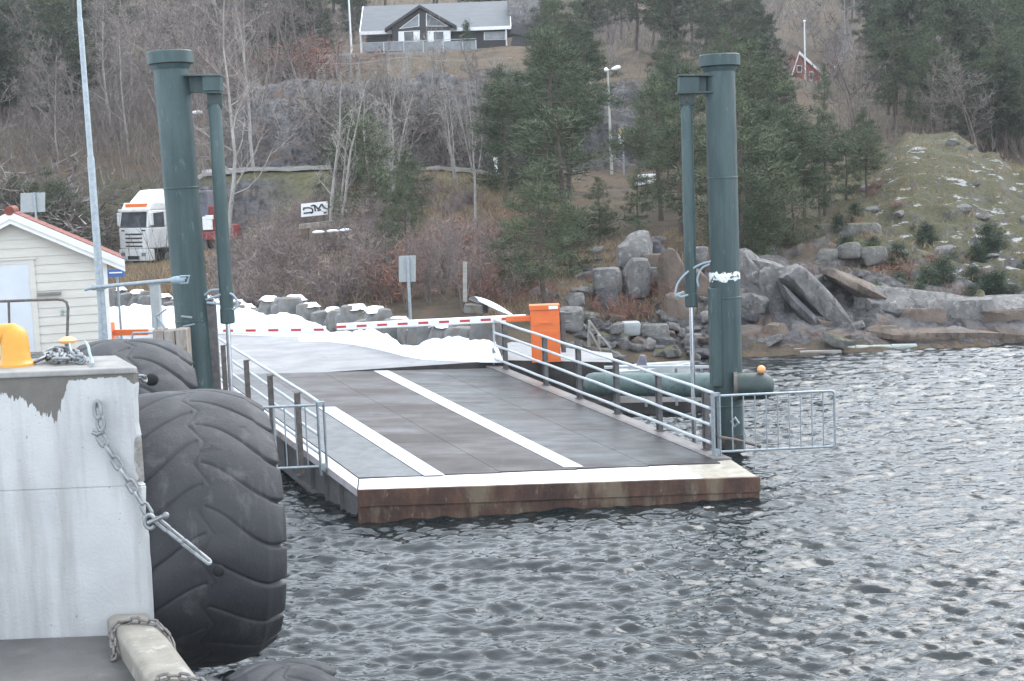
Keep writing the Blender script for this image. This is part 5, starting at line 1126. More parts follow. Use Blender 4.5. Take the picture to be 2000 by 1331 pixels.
for p in ([(778, 84), (820, 82), (820, 60), (778, 62)], [(835, 100), (880, 99), (880, 60), (835, 61)]):
    o = win('window', p, 'glass', t, yf - .02, .05); x0, x1, y0, y1 = p[0][0], p[1][0], p[2][1], p[0][1]
    mb = MB()
    for a in ((x0 + (x1 - x0) * .06, x0 + (x1 - x0) * .26), (x0 + (x1 - x0) * .72, x0 + (x1 - x0) * .94)): A_ = P(a[0], y1 - 2, yf - .08); C_ = P(a[1], y0 + 2, yf - .08); mb.bx(A_[0], C_[0], yf - .085, yf - .075, A_[2], C_[2])
    mb.build('curtain', 'white', o)
win('window', [(945, 79), (988, 78), (988, 62), (945, 63)], 'brightglass', t, d - .02, .05)
win('window_band', [(713, 71), (768, 68), (768, 64), (713, 66)], 'brightglass', t, d - .02, .02)
for x in (707, 990): a = q(x, 103); MB().bar(V(a[0], d - .6, zb), V(a[0], d - .6, ze - .5), .14, .14, (1, 0, 0)).build('porch_post', 'white', t)
M['railglass'] = pm('frosted_rail_glass', (.20, .22, .24), (.34, .37, .40), 1.3, .15)
yt = d - 3.2
mb = MB(); a = P(708, 104, yt); c = P(935, 98, yt); mb.bx(a[0], c[0], yt, d, a[2] - .5, a[2]); mb.build('terrace_deck', 'timber', t)
xs = [708, 750, 789, 827, 866, 904, 930]
for i, x in enumerate(xs):
    a = P(x, 103 - .02 * (x - 708), yt); mb = MB(); mb.bx(a[0] - .05, a[0] + .05, yt - .05, yt + .05, a[2] - .1, a[2] + .95); mb.build('rail_post', 'galv_white', t)
    if i < len(xs) - 1: c = P(xs[i + 1], 103, yt); mb = MB(); mb.bx(a[0] + .06, c[0] - .06, yt - .01, yt + .01, a[2] + .05, a[2] + .88); mb.build('glass_panel', 'railglass', t)
mb = MB(); a = P(708, 86, yt); c = P(930, 80, yt); mb.bx(a[0], c[0], yt - .04, yt + .04, a[2] + .05, a[2] + .1); mb.build('handrail', 'galv_white', t)
t = thing('annex', 'long low black annex roof stepping down right of the hill house', 'annex', q(1040, 90))
mb = MB(); a, c = P(998, 60, 138), P(1084, 78, 138); mb.bar(a, c, 3, .9); mb.build('roof', 'truckdark', t, bevel=.05); mb = MB(); mb.bar(a - V(0, 0, 1.1), c - V(.1, 0, 1.0), 2.6, 1.4); mb.build('wall', 'darkwood', t)
def pole(name, label, cat, px0, py0, px1, py1, d, r, mat, ballt=True, group=None):
    a, c = P(px0, py0, d), P(px1, py1, d); t = thing(name, label, cat, a, group); k = unit(c - a)
    MB().tube([a - k * .5, a + (c - a) * .5, c], [r, r * .85, r * .6], 10).build('pole', mat, t, smooth='auto')
    if ballt: MB().ball(c, r * 1.5).build('finial', mat, t, smooth=True)
    return t
pole('flagpole', 'tall white flagpole left of the dark hill house', 'flagpole', 687, 111, 678, -60, 136, .10, 'white')
pole('flagpole', 'white flagpole in front of the red house', 'flagpole', 1573, 168, 1571, 42, 160, .10, 'white')
rock(1030, 25, 70, 76, 142, 'pinkish grey crag behind the annex of the hill house', 'rock', seed=5)
rock(660, 120, 90, 26, 122, 'pale low rock wall left below the hill house', 'rock', seed=9, dep=.6)
rock(1110, 175, 90, 46, 104, 'grey rock outcrop right of the garden fence', 'rock', seed=19, dep=1.6)
# red house
d = 172.; t = thing('red_house', 'red timber house with white bargeboards half hidden by pines', 'house', P(1610, 172, d))
zb = P(1610, 175, d)[2]
def gab(x0, x1, xa, ya, ye, y0, dep, nm):
    a, c, ap = P(x0, ye, y0), P(x1, ye, y0), P(xa, ya, y0)
    mb = MB(); mb.slab([(a[0], y0, zb - 2), (c[0], y0, zb - 2), (c[0], y0, c[2]), (ap[0], y0, ap[2]), (a[0], y0, a[2])], (0, dep, 0)); w_ = mb.build('wall', 'redwood', t)
    for e in (a, c):
        sg = 1 if e is c else -1; o_ = unit(e - ap) * .7
        mb = MB(); mb.slab([(ap[0], y0 - .35, ap[2]), (e[0] + o_[0], y0 - .35, e[2] + o_[2]), (e[0] + o_[0], y0 - .35, e[2] + o_[2] + .2), (ap[0], y0 - .35, ap[2] + .2)], (0, dep + .5, 0)); mb.build('roof', 'tile', t)
        mb = MB(); mb.slab([(ap[0], y0 - .40, ap[2] - .18), (e[0] + o_[0], y0 - .40, e[2] + o_[2] - .18), (e[0] + o_[0], y0 - .40, e[2] + o_[2] + .2), (ap[0], y0 - .40, ap[2] + .2)], (0, .04, 0)); mb.build('bargeboard', 'white', t)
    return w_
gab(1548, 1600, 1560, 104, 140, d, 6, 'a'); gab(1600, 1672, 1650, 115, 160, d + 1.5, 6, 'b')
for x0, x1, y0, y1, yy in ((1580, 1588, 140, 158, d), (1556, 1566, 128, 142, d), (1630, 1642, 135, 152, d + 1.5)):
    win('window', [(x0, y1), (x1, y1), (x1, y0), (x0, y0)], 'glass', t, yy - .03, .1)
def carlike(px, py, d, mat, label):
    c = P(px, py, d); g = gz(c[0], d); t = thing('parked_car', label, 'car', V(c[0], d, g)); z = c[2] - .7
    def cb(x0, x1, y0, y1, z0, z1, ins=0): return MB().hexa([(c[0] + x0, d + y0, z + z0), (c[0] + x1, d + y0, z + z0), (c[0] + x1, d + y1, z + z0), (c[0] + x0, d + y1, z + z0), (c[0] + x0 + ins, d + y0 + .1, z + z1), (c[0] + x1 - ins, d + y0 + .1, z + z1), (c[0] + x1 - ins, d + y1 - .1, z + z1), (c[0] + x0 + ins, d + y1 - .1, z + z1)])
    cb(-2.0, 2.0, -.85, .85, .3, .85, .1).build('body', mat, t, bevel=.12); cb(-1.1, 1.4, -.78, .78, .86, 1.42, .5).build('cabin', mat, t, bevel=.12); cb(-.85, 1.15, -.80, -.74, .9, 1.3, .35).build('side_window', 'glass', t)
    for x in (-1.25, 1.25):
        for y in (-.8, .8): MB().tube([V(c[0] + x, d + y - .1, z + .32), V(c[0] + x, d + y + .1, z + .32)], .32, 16).build('wheel', 'truckdark', t, smooth='auto')
carlike(1462, 160, 150, 'truckwhite', 'pale car parked among pines left of the red house')

# ================================================================== LAMPS, ROADSIDE THINGS, FENCES
def lamp(px0, py0, px1, py1, d, label, heads, r=.09):
    a, c = P(px0, py0, d), P(px1, py1, d); t = thing('street_lamp', label, 'street lamp', a)
    k = c - a; MB().tube([a - V(0, 0, .6), a + k * .5, a + k * .52, c], [r, r * .85, r * .7, r * .6], 12).build('pole', 'paleconc', t, smooth='auto')
    for x0, y0, x1, y1, sz_ in heads:
        mb = MB(); mb.tube([c, P(x0, y0, d)], .035, 8); mb.build('arm', 'galv', t); e0, e1 = P(x0, y0, d), P(x1, y1, d); kk = unit(e1 - e0); mb = MB(); mb.tube([e0 - kk * .08, e0, e0 + (e1 - e0) * .5, e1 - kk * .05, e1], [.03, .09, .13, .1, .03], 12); mb.build('lamp_head', 'white', t, smooth='auto')
M['paleconc'] = pm('pale_lamp_pole', (.42, .44, .40), (.54, .55, .50), 2, .7)
lamp(1195, 336, 1187, 138, 84, 'pale street lamp with lit-coloured head standing by the road among central pines'.replace('lit-coloured', 'white'), [(1197, 135, 1212, 131, 1), (1186, 137, 1180, 135, 1)])
lamp(243, 235, 234, 100, 118, 'distant street lamp on the wooded slope left of the left column', [(241, 105, 255, 106, 1)], .11)
lamp(372, 305, 370, 222, 90, 'street lamp whose white head shows between left column and lift cylinder', [(378, 220, 397, 220, 1)], .08)
t = panel('bus_stop_sign', 'narrow yellow and white stop sign beside the pale street lamp', 'sign', 1208, 252, 1219, 281, 83, 'white', [(1216, 250)], pw=.05, front=-.05, slope=0)
mb = MB(); a, c = P(1208, 262, 82.98), P(1219, 252, 82.98); mb.bx(a[0], c[0], 82.97, 82.99, a[2], c[2]); mb.build('yellow_panel', 'yellowsign', t)
mb = MB(); a, c = P(1209, 272, 82.98), P(1218, 270, 82.98); mb.bx(a[0], c[0], 82.97, 82.99, a[2], c[2]); mb.build('blue_line', 'blue', t)
pole('marker_post', 'short white marker post at the roadside below the cliff', 'post', 969, 330, 968, 312, 84, .10, 'white')
pole('utility_pole', 'thin pale bare pole standing between the alders and the front pine', 'pole', 930, 495, 927, 335, 60, .07, 'bark_pale', False)
# low stone edge of the upper road
t = thing('road_edge_wall', 'low pale stone edge along the upper road below the dark cliff', 'wall', G(540, 84))
mb = MB(); prev = None; rr = random.Random(9)
for x in np.arange(405, 1075, 9):
    dd = 83.4; g = G(x, dd); g[2] += .26
    if prev is not None: mb.bar(prev, g, .3, .24 + rr.uniform(-.05, .05))
    prev = g
mb.build('stones', 'plank', t)
mb = MB(); xs_ = np.arange(412, 1160, 10); vs2 = []
for x in xs_:
    for dd in (83.8, 86, 89.5): g = G(x, dd); vs2.append((g[0], g[1], g[2] + .12))
mb.add(vs2, [(i * 3 + j, (i + 1) * 3 + j, (i + 1) * 3 + j + 1, i * 3 + j + 1) for i in range(len(xs_) - 1) for j in range(2)]); tag(mb.build('upper_road', 'icyroad', smooth=True), 'grey upper road along the cliff foot', kind='structure')
t = thing('snowy_kerb', 'short snow covered step by the road right of the front pine', 'kerb', P(1255, 355, 78)); mb = MB(); mb.bar(P(1238, 361, 78), P(1283, 353, 78), .5, .2); mb.bar(P(1245, 345, 80), P(1280, 343, 80), .4, .2); mb.build('step', 'snow', t, bevel=.05)
t = thing('snowy_kerb', 'long pale beam with snow patches in the thicket below the white board', 'kerb', P(640, 450, 60)); mb = MB(); mb.bar(P(586, 443, 60), P(745, 425, 62), .2, .2); mb.build('beam', 'timber', t); mb = MB(); 
for x, y in ((622, 454), (650, 452), (675, 450)): mb.ball(P(x, y, 59), .22, 1.2, .8, .35)
mb.build('snow_patch', 'snow', t, smooth=True)
# garden fence on the cliff top
t = thing('garden_fence', 'pale rail fence along the cliff top below the hill house', 'fence', P(860, 140, 116))
fp = [(618, 125), (700, 124), (795, 111), (852, 119), (910, 118), (966, 115), (1000, 113)]
mb = MB()
for a, c in zip(fp[:-1], fp[1:]): mb.bar(P(*a, 115), P(*c, 115), .05, .07)
mb.build('rail', 'plank', t)
for x, y in fp[:-1]: a = P(x, y, 115); mb = MB(); mb.bar(a - V(0, 0, 1.35), a + V(0, 0, .05), .10, .10, (1, 0, 0)); mb.build('fence_post', 'plank', t)
t = thing('garden_fence', 'short pale fence with uneven posts right of the hill house', 'fence', P(1095, 130, 112))
mb = MB(); mb.bar(P(1080, 115, 112), P(1112, 112, 112), .05, .08); mb.build('rail', 'plank', t)
for x, y0, y1 in ((1091, 92, 138), (1111, 108, 132), (1115, 100, 125)): mb = MB(); mb.bar(P(x, y1, 112), P(x, y0, 112), .10, .10, (1, 0, 0)); mb.build('fence_post', 'plank', t)
# ================================================================== VEGETATION
def tri_mesh(name, tris, mat, parent):
    v = np.asarray(tris, np.float32).reshape(-1, 3); f = np.arange(len(v)).reshape(-1, 3)
    me = bpy.data.meshes.new(name); n = len(f)
    me.vertices.add(len(v)); me.vertices.foreach_set('co', v.ravel()); me.loops.add(len(v)); me.loops.foreach_set('vertex_index', f.ravel().astype(np.int32))
    me.polygons.add(n); me.polygons.foreach_set('loop_start', np.arange(0, n * 3, 3, dtype=np.int32)); me.polygons.foreach_set('loop_total', np.full(n, 3, np.int32)); me.update(calc_edges=True)
    me.materials.append(M[mat]); return link(name, me, parent)
def sprays(rs, centers, outs, n, ln, wd, up=.45, sp=.12):
    """n narrow needle sprays round each centre"""
    C = np.repeat(centers, n, 0); O = np.repeat(outs, n, 0); k = len(C)
    D = rs.normal(size=(k, 3)) * .75 + O * .55 + V(0, 0, up); D /= np.linalg.norm(D, axis=1, keepdims=True)
    S = np.cross(D, rs.normal(size=(k, 3))); S /= np.linalg.norm(S, axis=1, keepdims=True)
    B = C + rs.normal(size=(k, 3)) * sp; l = (ln * rs.uniform(.6, 1.25, k))[:, None]; w = (wd * rs.uniform(.7, 1.3, k))[:, None]
    return np.stack([B - S * w, B + S * w, B + D * l], 1).reshape(-1, 3)
def pine(seed, h, cb, rad, nwh, n_per, trunk_r=.13, mat='needles', spread=1.0, ln=.30, wd=.013, nsp=30, bark='bark_pine'):
    rs = np.random.RandomState(seed); t = thing('pine_tree', '', 'pine tree')
    zz = np.linspace(0, h, 12); bx_ = np.cumsum(rs.normal(0, .05 * h / 8, 12)); by_ = np.cumsum(rs.normal(0, .05 * h / 8, 12)); bx_ -= bx_[0]; by_ -= by_[0]
    at = lambda z: V(np.interp(z, zz, bx_), np.interp(z, zz, by_), z)
    mb = MB(); mb.tube([at(z) - V(0, 0, .4 if z == 0 else 0) for z in zz], [trunk_r * (1.25 if z == 0 else 1) * (1 - .9 * z / h) + .012 for z in zz], 8)
    cs, os_ = [], []
    for wv in range(nwh):
        f = (wv + rs.uniform(0, .8)) / nwh; z = h * (cb + (1 - cb) * f); r0 = rad * (math.sin(math.pi * min(1, .25 + .72 * f)) ** .8) * (1 - .25 * f)
        nb = rs.randint(3, 6); a0 = rs.uniform(0, 6.28)
        for b_ in range(nb):
            if rs.rand() < .3: continue
            a = a0 + b_ * 6.28 / nb + rs.normal(0, .35); r = r0 * rs.uniform(.5, 1.15); rise = rs.uniform(-.02, .35) * r * (.4 + f)
            p0 = at(z); p1 = p0 + V(math.cos(a) * r * .55, math.sin(a) * r * .55, rise * .3); p2 = p0 + V(math.cos(a) * r, math.sin(a) * r, rise)
            mb.tube([p0, p1, p2], [.035 * h / 8 * (1.1 - f), .022, .006], 4, cap=False)
            m_ = max(2, int(n_per * r / rad))
            for q_ in range(m_):
                u = .30 + .75 * (q_ + rs.rand()) / m_; p = p0 * (1 - u) + p2 * u if u > .55 else p0 + (p1 - p0) * u / .55
                cs.append(p + rs.normal(size=3) * V(.17, .17, .07) * spread); os_.append(V(math.cos(a), math.sin(a), .1))
    for q_ in range(5): cs.append(at(h) + rs.normal(size=3) * .12); os_.append(V(0, 0, 1))
    mb.build('trunk', bark, t, smooth='auto')
    tri_mesh('crown', sprays(rs, np.array(cs), np.array(os_), nsp, ln, wd), mat, t); return t
def bare(seed, h, name, cat, forks=1, r0=.09, spread=.38, nb=14, nb2=6, nb3=6, bark='bark_pale', twig='twig', up=.8, tw=.012, lean=0, base=.3, l1=.42):
    rs = np.random.RandomState(seed); t = thing(name, '', cat); mb = MB(); tris = []
    def poly(p, d, L_, n, wob, lift):
        pts = [np.array(p, float)]; d = unit(d)
        for i in range(n): d = unit(d + rs.normal(size=3) * wob + V(0, 0, lift)); pts.append(pts[-1] + d * L_ / n)
        return pts
    def twigs(pts, k, L_, w):
        for _ in range(k):
            u = rs.uniform(.15, 1) * (len(pts) - 1); i = min(int(u), len(pts) - 2); p = pts[i] + (pts[i + 1] - pts[i]) * (u - i)
            d = unit(unit(pts[i + 1] - pts[i]) * .8 + rs.normal(size=3) * .55 + V(0, 0, .25)); l = L_ * rs.uniform(.5, 1.2); s = unit(np.cross(d, rs.normal(size=3))) * w
            mid = p + d * l * .55; d2 = unit(d + rs.normal(size=3) * .35); e = mid + d2 * l * .5
            tris.append((p - s, p + s, mid)); tris.append((mid - s * .6, mid + s * .6, e)); tris.append((mid - s * .5, mid + s * .5, mid + unit(d + rs.normal(size=3) * .6) * l * .45))
    stems = []
    for k in range(forks):
        a = rs.uniform(0, 6.28); sp = rs.uniform(.08, .38) if forks > 1 else .04
        pts = poly((rs.normal() * .08 * (forks > 1), rs.normal() * .08 * (forks > 1), -.3), (math.cos(a) * sp + lean, math.sin(a) * sp, 1), h * (rs.uniform(.75, 1.05) if k else 1) + .3, 10, .07, .05)
        rr = [r0 * (1 - .88 * i / 10) * (1 if k == 0 else .75) for i in range(11)]; mb.tube(pts, rr, 7, cap=False); stems.append((pts, rr))
    for pts, rr in stems:
        for b_ in range(nb):
            f = base + (1 - base) * (b_ + rs.rand()) / nb; i = min(int(f * 10), 9); p = pts[i] + (pts[i + 1] - pts[i]) * (f * 10 - i)
            a = rs.uniform(0, 6.28); L1 = h * l1 * (1.05 - .75 * f) * rs.uniform(.6, 1.15)
            q1 = poly(p, V(math.cos(a), math.sin(a), up * rs.uniform(.5, 1.4)), L1, 5, .16, .10); rb = max(.010, rr[i] * .42)
            mb.tube(q1, [rb * (1 - .8 * j / 5) for j in range(6)], 4, cap=False)
            for c_ in range(nb2):
                g = rs.uniform(.25, 1) * 5; j = min(int(g), 4); p2 = q1[j] + (q1[j + 1] - q1[j]) * (g - j); d2 = unit(unit(q1[j + 1] - q1[j]) + rs.normal(size=3) * .6 + V(0, 0, .2))
                q2 = poly(p2, d2, L1 * rs.uniform(.3, .55), 3, .2, .08); mb.tube(q2, [rb * .38, rb * .3, rb * .2, rb * .08], 3, cap=False); twigs(q2, nb3, L1 * .32, tw)
            twigs(q1, nb3, L1 * .3, tw)
    mb.build('trunk', bark, t, smooth='auto'); tri_mesh('crown', np.array(tris), twig, t); return t
def shrub(seed, h, twig, stems=16, nt=26, w=.014, name='leafless_shrub', wide=.75):
    rs = np.random.RandomState(seed); t = thing(name, '', 'shrub'); mb = MB(); tris = []
    for k in range(stems):
        a = rs.uniform(0, 6.28); d = V(math.cos(a) * wide * rs.rand(), math.sin(a) * wide * rs.rand(), 1); p = V(rs.normal() * .25, rs.normal() * .25, -.1); pts = [p]; L_ = h * rs.uniform(.6, 1.1)
        for i in range(6): d = unit(d + rs.normal(size=3) * .2); pts.append(pts[-1] + d * L_ / 6)
        mb.tube(pts, [.022 * (1 - .85 * i / 6) for i in range(7)], 4, cap=False)
        for _ in range(nt):
            u = rs.uniform(.1, 1) * 6; i = min(int(u), 5); p = pts[i] + (pts[i + 1] - pts[i]) * (u - i); d2 = unit(unit(pts[i + 1] - pts[i]) * .5 + rs.normal(size=3) * .7); l = h * .3 * rs.uniform(.4, 1.2); s = unit(np.cross(d2, rs.normal(size=3))) * w
            m_ = p + d2 * l * .5; e = m_ + unit(d2 + rs.normal(size=3) * .5) * l * .5; tris += [(p - s, p + s, m_), (m_ - s * .7, m_ + s * .7, e), (m_ - s * .6, m_ + s * .6, m_ + unit(d2 + rs.normal(size=3) * .8) * l * .4)]
    mb.build('stems', 'bark_brown', t, smooth='auto'); tri_mesh('twigs', np.array(tris), twig, t); return t
PR = {}; HT = {}
def reg(k, o, h): PR[k] = o; HT[k] = h; o['_h'] = h; return o
for i, (cb, rad) in enumerate(((.26, 2.4), (.36, 2.6), (.12, 2.2), (.42, 2.2))): reg('pine%d' % i, pine(100 + i, 8, cb, rad, 17, 11, wd=.015, nsp=34), 8)
for i in range(3): reg('young%d' % i, pine(120 + i, 4, .05, 1.35, 14, 10, .07, ln=.22, wd=.011, nsp=26), 4)
for i in range(4): reg('far%d' % i, pine(140 + i, 11, (.25, .4, .15, .3)[i], (2.3, 2.5, 2.0, 2.8)[i], 17, 11, .15, 'needles_far', 1.2, .42, .028, 22), 11)
for i in range(2): reg('juniper%d' % i, pine(160 + i, 1.6, .02, .75, 12, 6, .04, 'juniper', .6, .2, .014, 20), 1.6)
for i in range(3): reg('birch%d' % i, bare(200 + i, 10, 'bare_birch', 'birch tree', 1, .11, nb=17, nb2=6, nb3=6, bark='bark_pale', twig='twig', up=1.1, base=.22, l1=.33, lean=(.08, -.05, .02)[i]), 10)
for i in range(4): reg('fbirch%d' % i, bare(220 + i, 10, 'bare_tree', 'bare tree', 1 + i % 2, .10, nb=15, nb2=6, nb3=7, bark='bark_brown' if i % 2 else 'bark_pale', twig='twig_far', up=1.0, base=.2, l1=.36, tw=.024), 10)
for i in range(2): reg('ash%d' % i, bare(240 + i, 7.5, 'bare_pale_tree', 'bare tree', 3 + 2 * i, .11, nb=8, nb2=4, nb3=4, bark='bark_pale', twig='twig_pale', up=1.15, base=.3, l1=.36, tw=.014), 7.5)
for i in range(3): reg('alder%d' % i, bare(250 + i, 6, 'bare_alder', 'alder tree', 4, .06, nb=9, nb2=4, nb3=5, bark='bark_brown', twig='twig', up=.8, base=.25, l1=.36, tw=.010), 6)
for i in range(3): reg('shrub%d' % i, shrub(300 + i, 2.4, 'twig', 18, 26, .012), 2.4)
for i in range(2): reg('rshrub%d' % i, shrub(310 + i, 1.5, 'twig_red', 16, 26, .014, 'red_brown_shrub', .95), 1.5)
for i in range(2): reg('fshrub%d' % i, shrub(320 + i, 2.6, 'twig_far', 16, 24, .025, 'leafless_shrub', .9), 2.6)
fresh = set()
def plant(k, px, d, h=None, ytop=None, label='', group=None, sx_=1, rz=None, sink=.1):
    g = G(px, d)
    if ytop is not None: h = P(px, ytop, d)[2] - g[2]
    s = (h or HT[k]) / HT[k]; rz = R.uniform(0, 6.28) if rz is None else rz; sc_ = (s * sx_, s * sx_, s)
    if k not in fresh:
        fresh.add(k); o = PR[k]; o.location = tuple(map(float, g - V(0, 0, sink))); o.rotation_euler = (0, 0, rz); o.scale = sc_; o['label'] = label
        if group: o['group'] = group
    else: o = copy_tree(PR[k], g - V(0, 0, sink), rz, sc_, label, group)
    return o
# --- single trees one can point to
plant('pine0', 1068, 47, ytop=330, label='front pine with bare dark trunk rising behind the orange barrier housing', sx_=1.25)
plant('pine1', 1078, 66, ytop=70, label='tall pine with reddish upper trunk above the front pine', sx_=1.2)
plant('pine3', 1000, 72, ytop=135, label='loose pine left of the tall central pine', sx_=1.05)
plant('pine0', 1122, 72, ytop=95, label='broad dark pine between the tall central pine and the pale street lamp', sx_=1.2)
plant('pine2', 1180, 58, ytop=345, label='bushy pine just below the foot of the pale street lamp', sx_=1.1)
plant('pine2', 1255, 60, ytop=330, label='bushy dark pine above the tall grey boulder', sx_=1.15)
plant('young0', 1010, 50, ytop=430, label='low dense pine left of the front pine trunk', sx_=1.4)
plant('young1', 1120, 52, ytop=400, label='young pine with spreading branches right of the front pine trunk', sx_=1.3)
plant('pine1', 1300, 62, ytop=150, label='pine standing just left of the right lift cylinder', sx_=1.1)
plant('young2', 1250, 53.5, ytop=430, label='small dark pine close behind the shore boulders', sx_=1.4)
plant('ash0', 661, 61, ytop=150, label='pale grey bare tree with wide forked crown before the dark cliff', rz=.4, sx_=1.15)
plant('ash1', 768, 66, ytop=140, label='pale many-stemmed bare tree right of the wide forked one', rz=1.2)
plant('ash0', 905, 80, ytop=155, label='slim pale bare tree at the cliff foot below the garden fence', rz=2.5, sx_=.8)
plant('ash1', 940, 82, ytop=165, label='thin pale bare stems at the cliff foot left of the central pines', rz=4.1, sx_=.75)
plant('birch0', 445, 74, ytop=-60, label='leaning white-stemmed birch right of the left lift cylinder', sx_=.9, rz=1)
plant('birch1', 512, 88, ytop=-80, label='slender birch with faint pale stem left of the dark cliff', sx_=.9)
plant('young1', 735, 62, ytop=235, label='bushy green pine half hidden by the pale bare trees', sx_=1.25)
plant('pine2', 800, 58, ytop=330, label='dark ivy-green evergreen above the white upright sign', sx_=.85)
plant('young2', 760, 52, ytop=430, label='dark low evergreen left of the white upright sign', sx_=1.3)
plant('young0', 640, 72, ytop=340, label='small green pine beside the white lettered board', sx_=1.2)
plant('juniper0', 937, 137.3, h=2.6, label='clipped dark columnar conifer before the hill house window', sx_=.62)
for i, (px, d, yt) in enumerate(((842, 47.5, 400), (868, 49, 370), (800, 47, 440), (905, 46.5, 420), (775, 49, 470), (935, 47, 470))):
    plant('alder%d' % (i % 3), px, d, ytop=yt, label='tangled bare alder beside the white upright sign', group='alders at the quay edge', sx_=.95)
for i in range(75):
    px = R.uniform(440, 770); d = R.uniform(47.5, 64)
    if px > 650 and R.random() < .3: continue
    plant('shrub%d' % R.randrange(3), px, d, h=R.uniform(.8, 1.3) if 560 < px < 665 else R.uniform(1.5, 2.7), label='leafless brown shrub in the thicket behind the stone row', group='leafless thicket behind the quay road')
for i in range(26):
    px = R.uniform(760, 1000); d = R.uniform(47, 60)
    plant(R.choice(['shrub0', 'shrub1', 'shrub2', 'rshrub0']), px, d, h=R.uniform(1.3, 2.3), label='bare twiggy shrub below the alders behind the barrier arm', group='shrubs below the alders')
for i in range(26):
    px = R.uniform(980, 1400); d = R.uniform(46, 51)
    plant('rshrub%d' % R.randrange(2), px, d, h=R.uniform(.5, 1.1), label='low red-brown shrub among the boulders by the shore', group='red-brown shrubs on the shore')
for i in range(44):
    px = R.uniform(520, 960); d = R.uniform(64, 76)
    plant(R.choice(['shrub0', 'shrub1', 'shrub2']), px, d, h=R.uniform(.9, 1.7), label='bare shrub on the bank below the upper road', group='shrubs below the upper road')
for i in range(34):
    px = R.uniform(400, 1000); d = R.uniform(90.5, 93) if R.random() < .55 or px > 640 else R.uniform(99, 116)
    plant('fshrub%d' % R.randrange(2), px, d, h=R.uniform(1.5, 3.6), label='bare grey shrub growing at the dark cliff', group='shrubs on the dark cliff')
# --- dense pines right of the right column
for i, (px, d, yt) in enumerate(((1465, 53, 190), (1500, 55, 250), (1540, 56, 215), (1580, 57, 240), (1620, 58, 225), (1660, 60, 260), (1480, 62, 150), (1700, 60, 250), (1470, 63, 90), (1690, 66, 240), (1700, 70, 210), (1560, 72, 200), (1500, 52, 350), (1560, 53, 340), (1610, 55, 330), (1455, 51.5, 330), (1340, 56, 210), (1350, 66, 130))):
    plant(('pine0', 'pine2', 'pine1', 'pine3', 'young0', 'young2')[i % 4 if d > 54 else 4 + i % 2], px, d, ytop=yt, label='green pine in the dense stand right of the right lift column', group='dense pine stand right of the columns', sx_=1.25)
for i, (px, d, yt) in enumerate(((1706, 51, 470), (1718, 47.8, 540), (1760, 50, 500), (1850, 49, 500), (1870, 51, 480), (1895, 48, 560), (1755, 47, 560), (1590, 49.5, 505), (1900, 58, 400), (1830, 58, 390), (1960, 54, 440), (1790, 55, 430), (1905, 63, 330), (1740, 60, 360))):
    plant(('young%d' % (i % 3)) if i % 3 else 'juniper%d' % (i % 2), px, d, ytop=yt, label='small green pine bush on the mossy knoll', group='pine bushes on the knoll', sx_=1.5)
plant('pine2', 1622, 72, ytop=128, label='slender pine standing before the middle of the red house', sx_=.5)
for i in range(40):
    px = R.uniform(1640, 2040); d = R.uniform(47.5, 62)
    plant(R.choice(['rshrub0', 'juniper1', 'juniper0', 'juniper1']), px, d if px < 1760 else 47 + (d - 47) * .45, h=R.uniform(.35, .8), label='low heathery bush on the rocky knoll', group='low bushes on the knoll', sx_=1.5)
# --- the far wooded hillside, tree by tree
def wood(n, px0, px1, d0, d1, kinds, hmin, hmax, label, group, sx_=1.0, ok=None):
    m_ = int(math.ceil(math.sqrt(n))); done = 0
    for i in range(n * 3):
        if done >= n: break
        px = R.uniform(px0, px1); d = d0 + (d1 - d0) * R.random() ** .8
        if ok and not ok(px, d): continue
        plant(R.choice(kinds), px, d, h=R.uniform(hmin, hmax), label=label, group=group, sx_=sx_ * R.uniform(.85, 1.2)); done += 1
FP = ['far0', 'far1', 'far2', 'far3']; FB = ['fbirch0', 'fbirch1', 'fbirch2', 'fbirch3']
nohouse = lambda px, d: not (690 < px < 1100 and 126 < d < 153) and not (1380 < px < 1680 and 150 < d < 185)
wood(32, -60, 215, 88, 165, ['far0', 'far2', 'far2', 'far1'], 7, 12, 'dark conifer in the dense wood behind the shed and mast', 'dark conifers behind the shed', 1.15)
wood(16, -40, 225, 74, 86, ['pine2', 'pine0', 'fshrub0', 'fshrub1'], 3, 6, 'dark low tree at the wood edge behind the shed', 'wood edge behind the shed', 1.2, lambda px, d: px < 190)
wood(6, -40, 215, 84, 110, FB, 6, 10, 'bare brown tree before the dense wood behind the shed', 'bare trees behind the shed')
wood(16, 215, 420, 84, 125, FB, 7, 11, 'bare grey-brown birch in the leafless wood behind the left lift column', 'leafless wood behind the left column')
wood(16, 420, 640, 94, 150, FB, 7, 11, 'bare purple-brown tree on the slope right of the left lift column', 'leafless slope left of the hill house')
wood(8, 230, 640, 120, 175, FP, 8, 12, 'green conifer standing among the bare trees left of the hill house', 'conifers left of the hill house')
wood(12, 560, 665, 118, 165, FP + ['fshrub0'], 5, 9, 'conifer close by the tall white flagpole of the hill house', 'conifers by the white flagpole')
wood(6, 600, 690, 112, 122, ['rshrub0', 'rshrub1'], 1.5, 4.2, 'rust-brown bush left of the tall white flagpole', 'rust-brown bushes by the flagpole', 1.3)
wood(26, 600, 1100, 158, 215, FP, 10, 15, 'dark conifer directly behind the hill house roof', 'conifers behind the hill house', 1.1)
wood(15, 1040, 1330, 84, 100, ['pine0', 'pine1', 'pine3', 'far0', 'far3'], 4, 7, 'pine on the cliff edge around the pale street lamp', 'pines on the cliff by the street lamp', 1.2, lambda px, d: not 1165 < px < 1290)
wood(17, 1090, 1420, 104, 150, FP, 6, 9.5, 'green pine on the upper slope between hill house and right column', 'upper slope pines right of the hill house', 1.1)
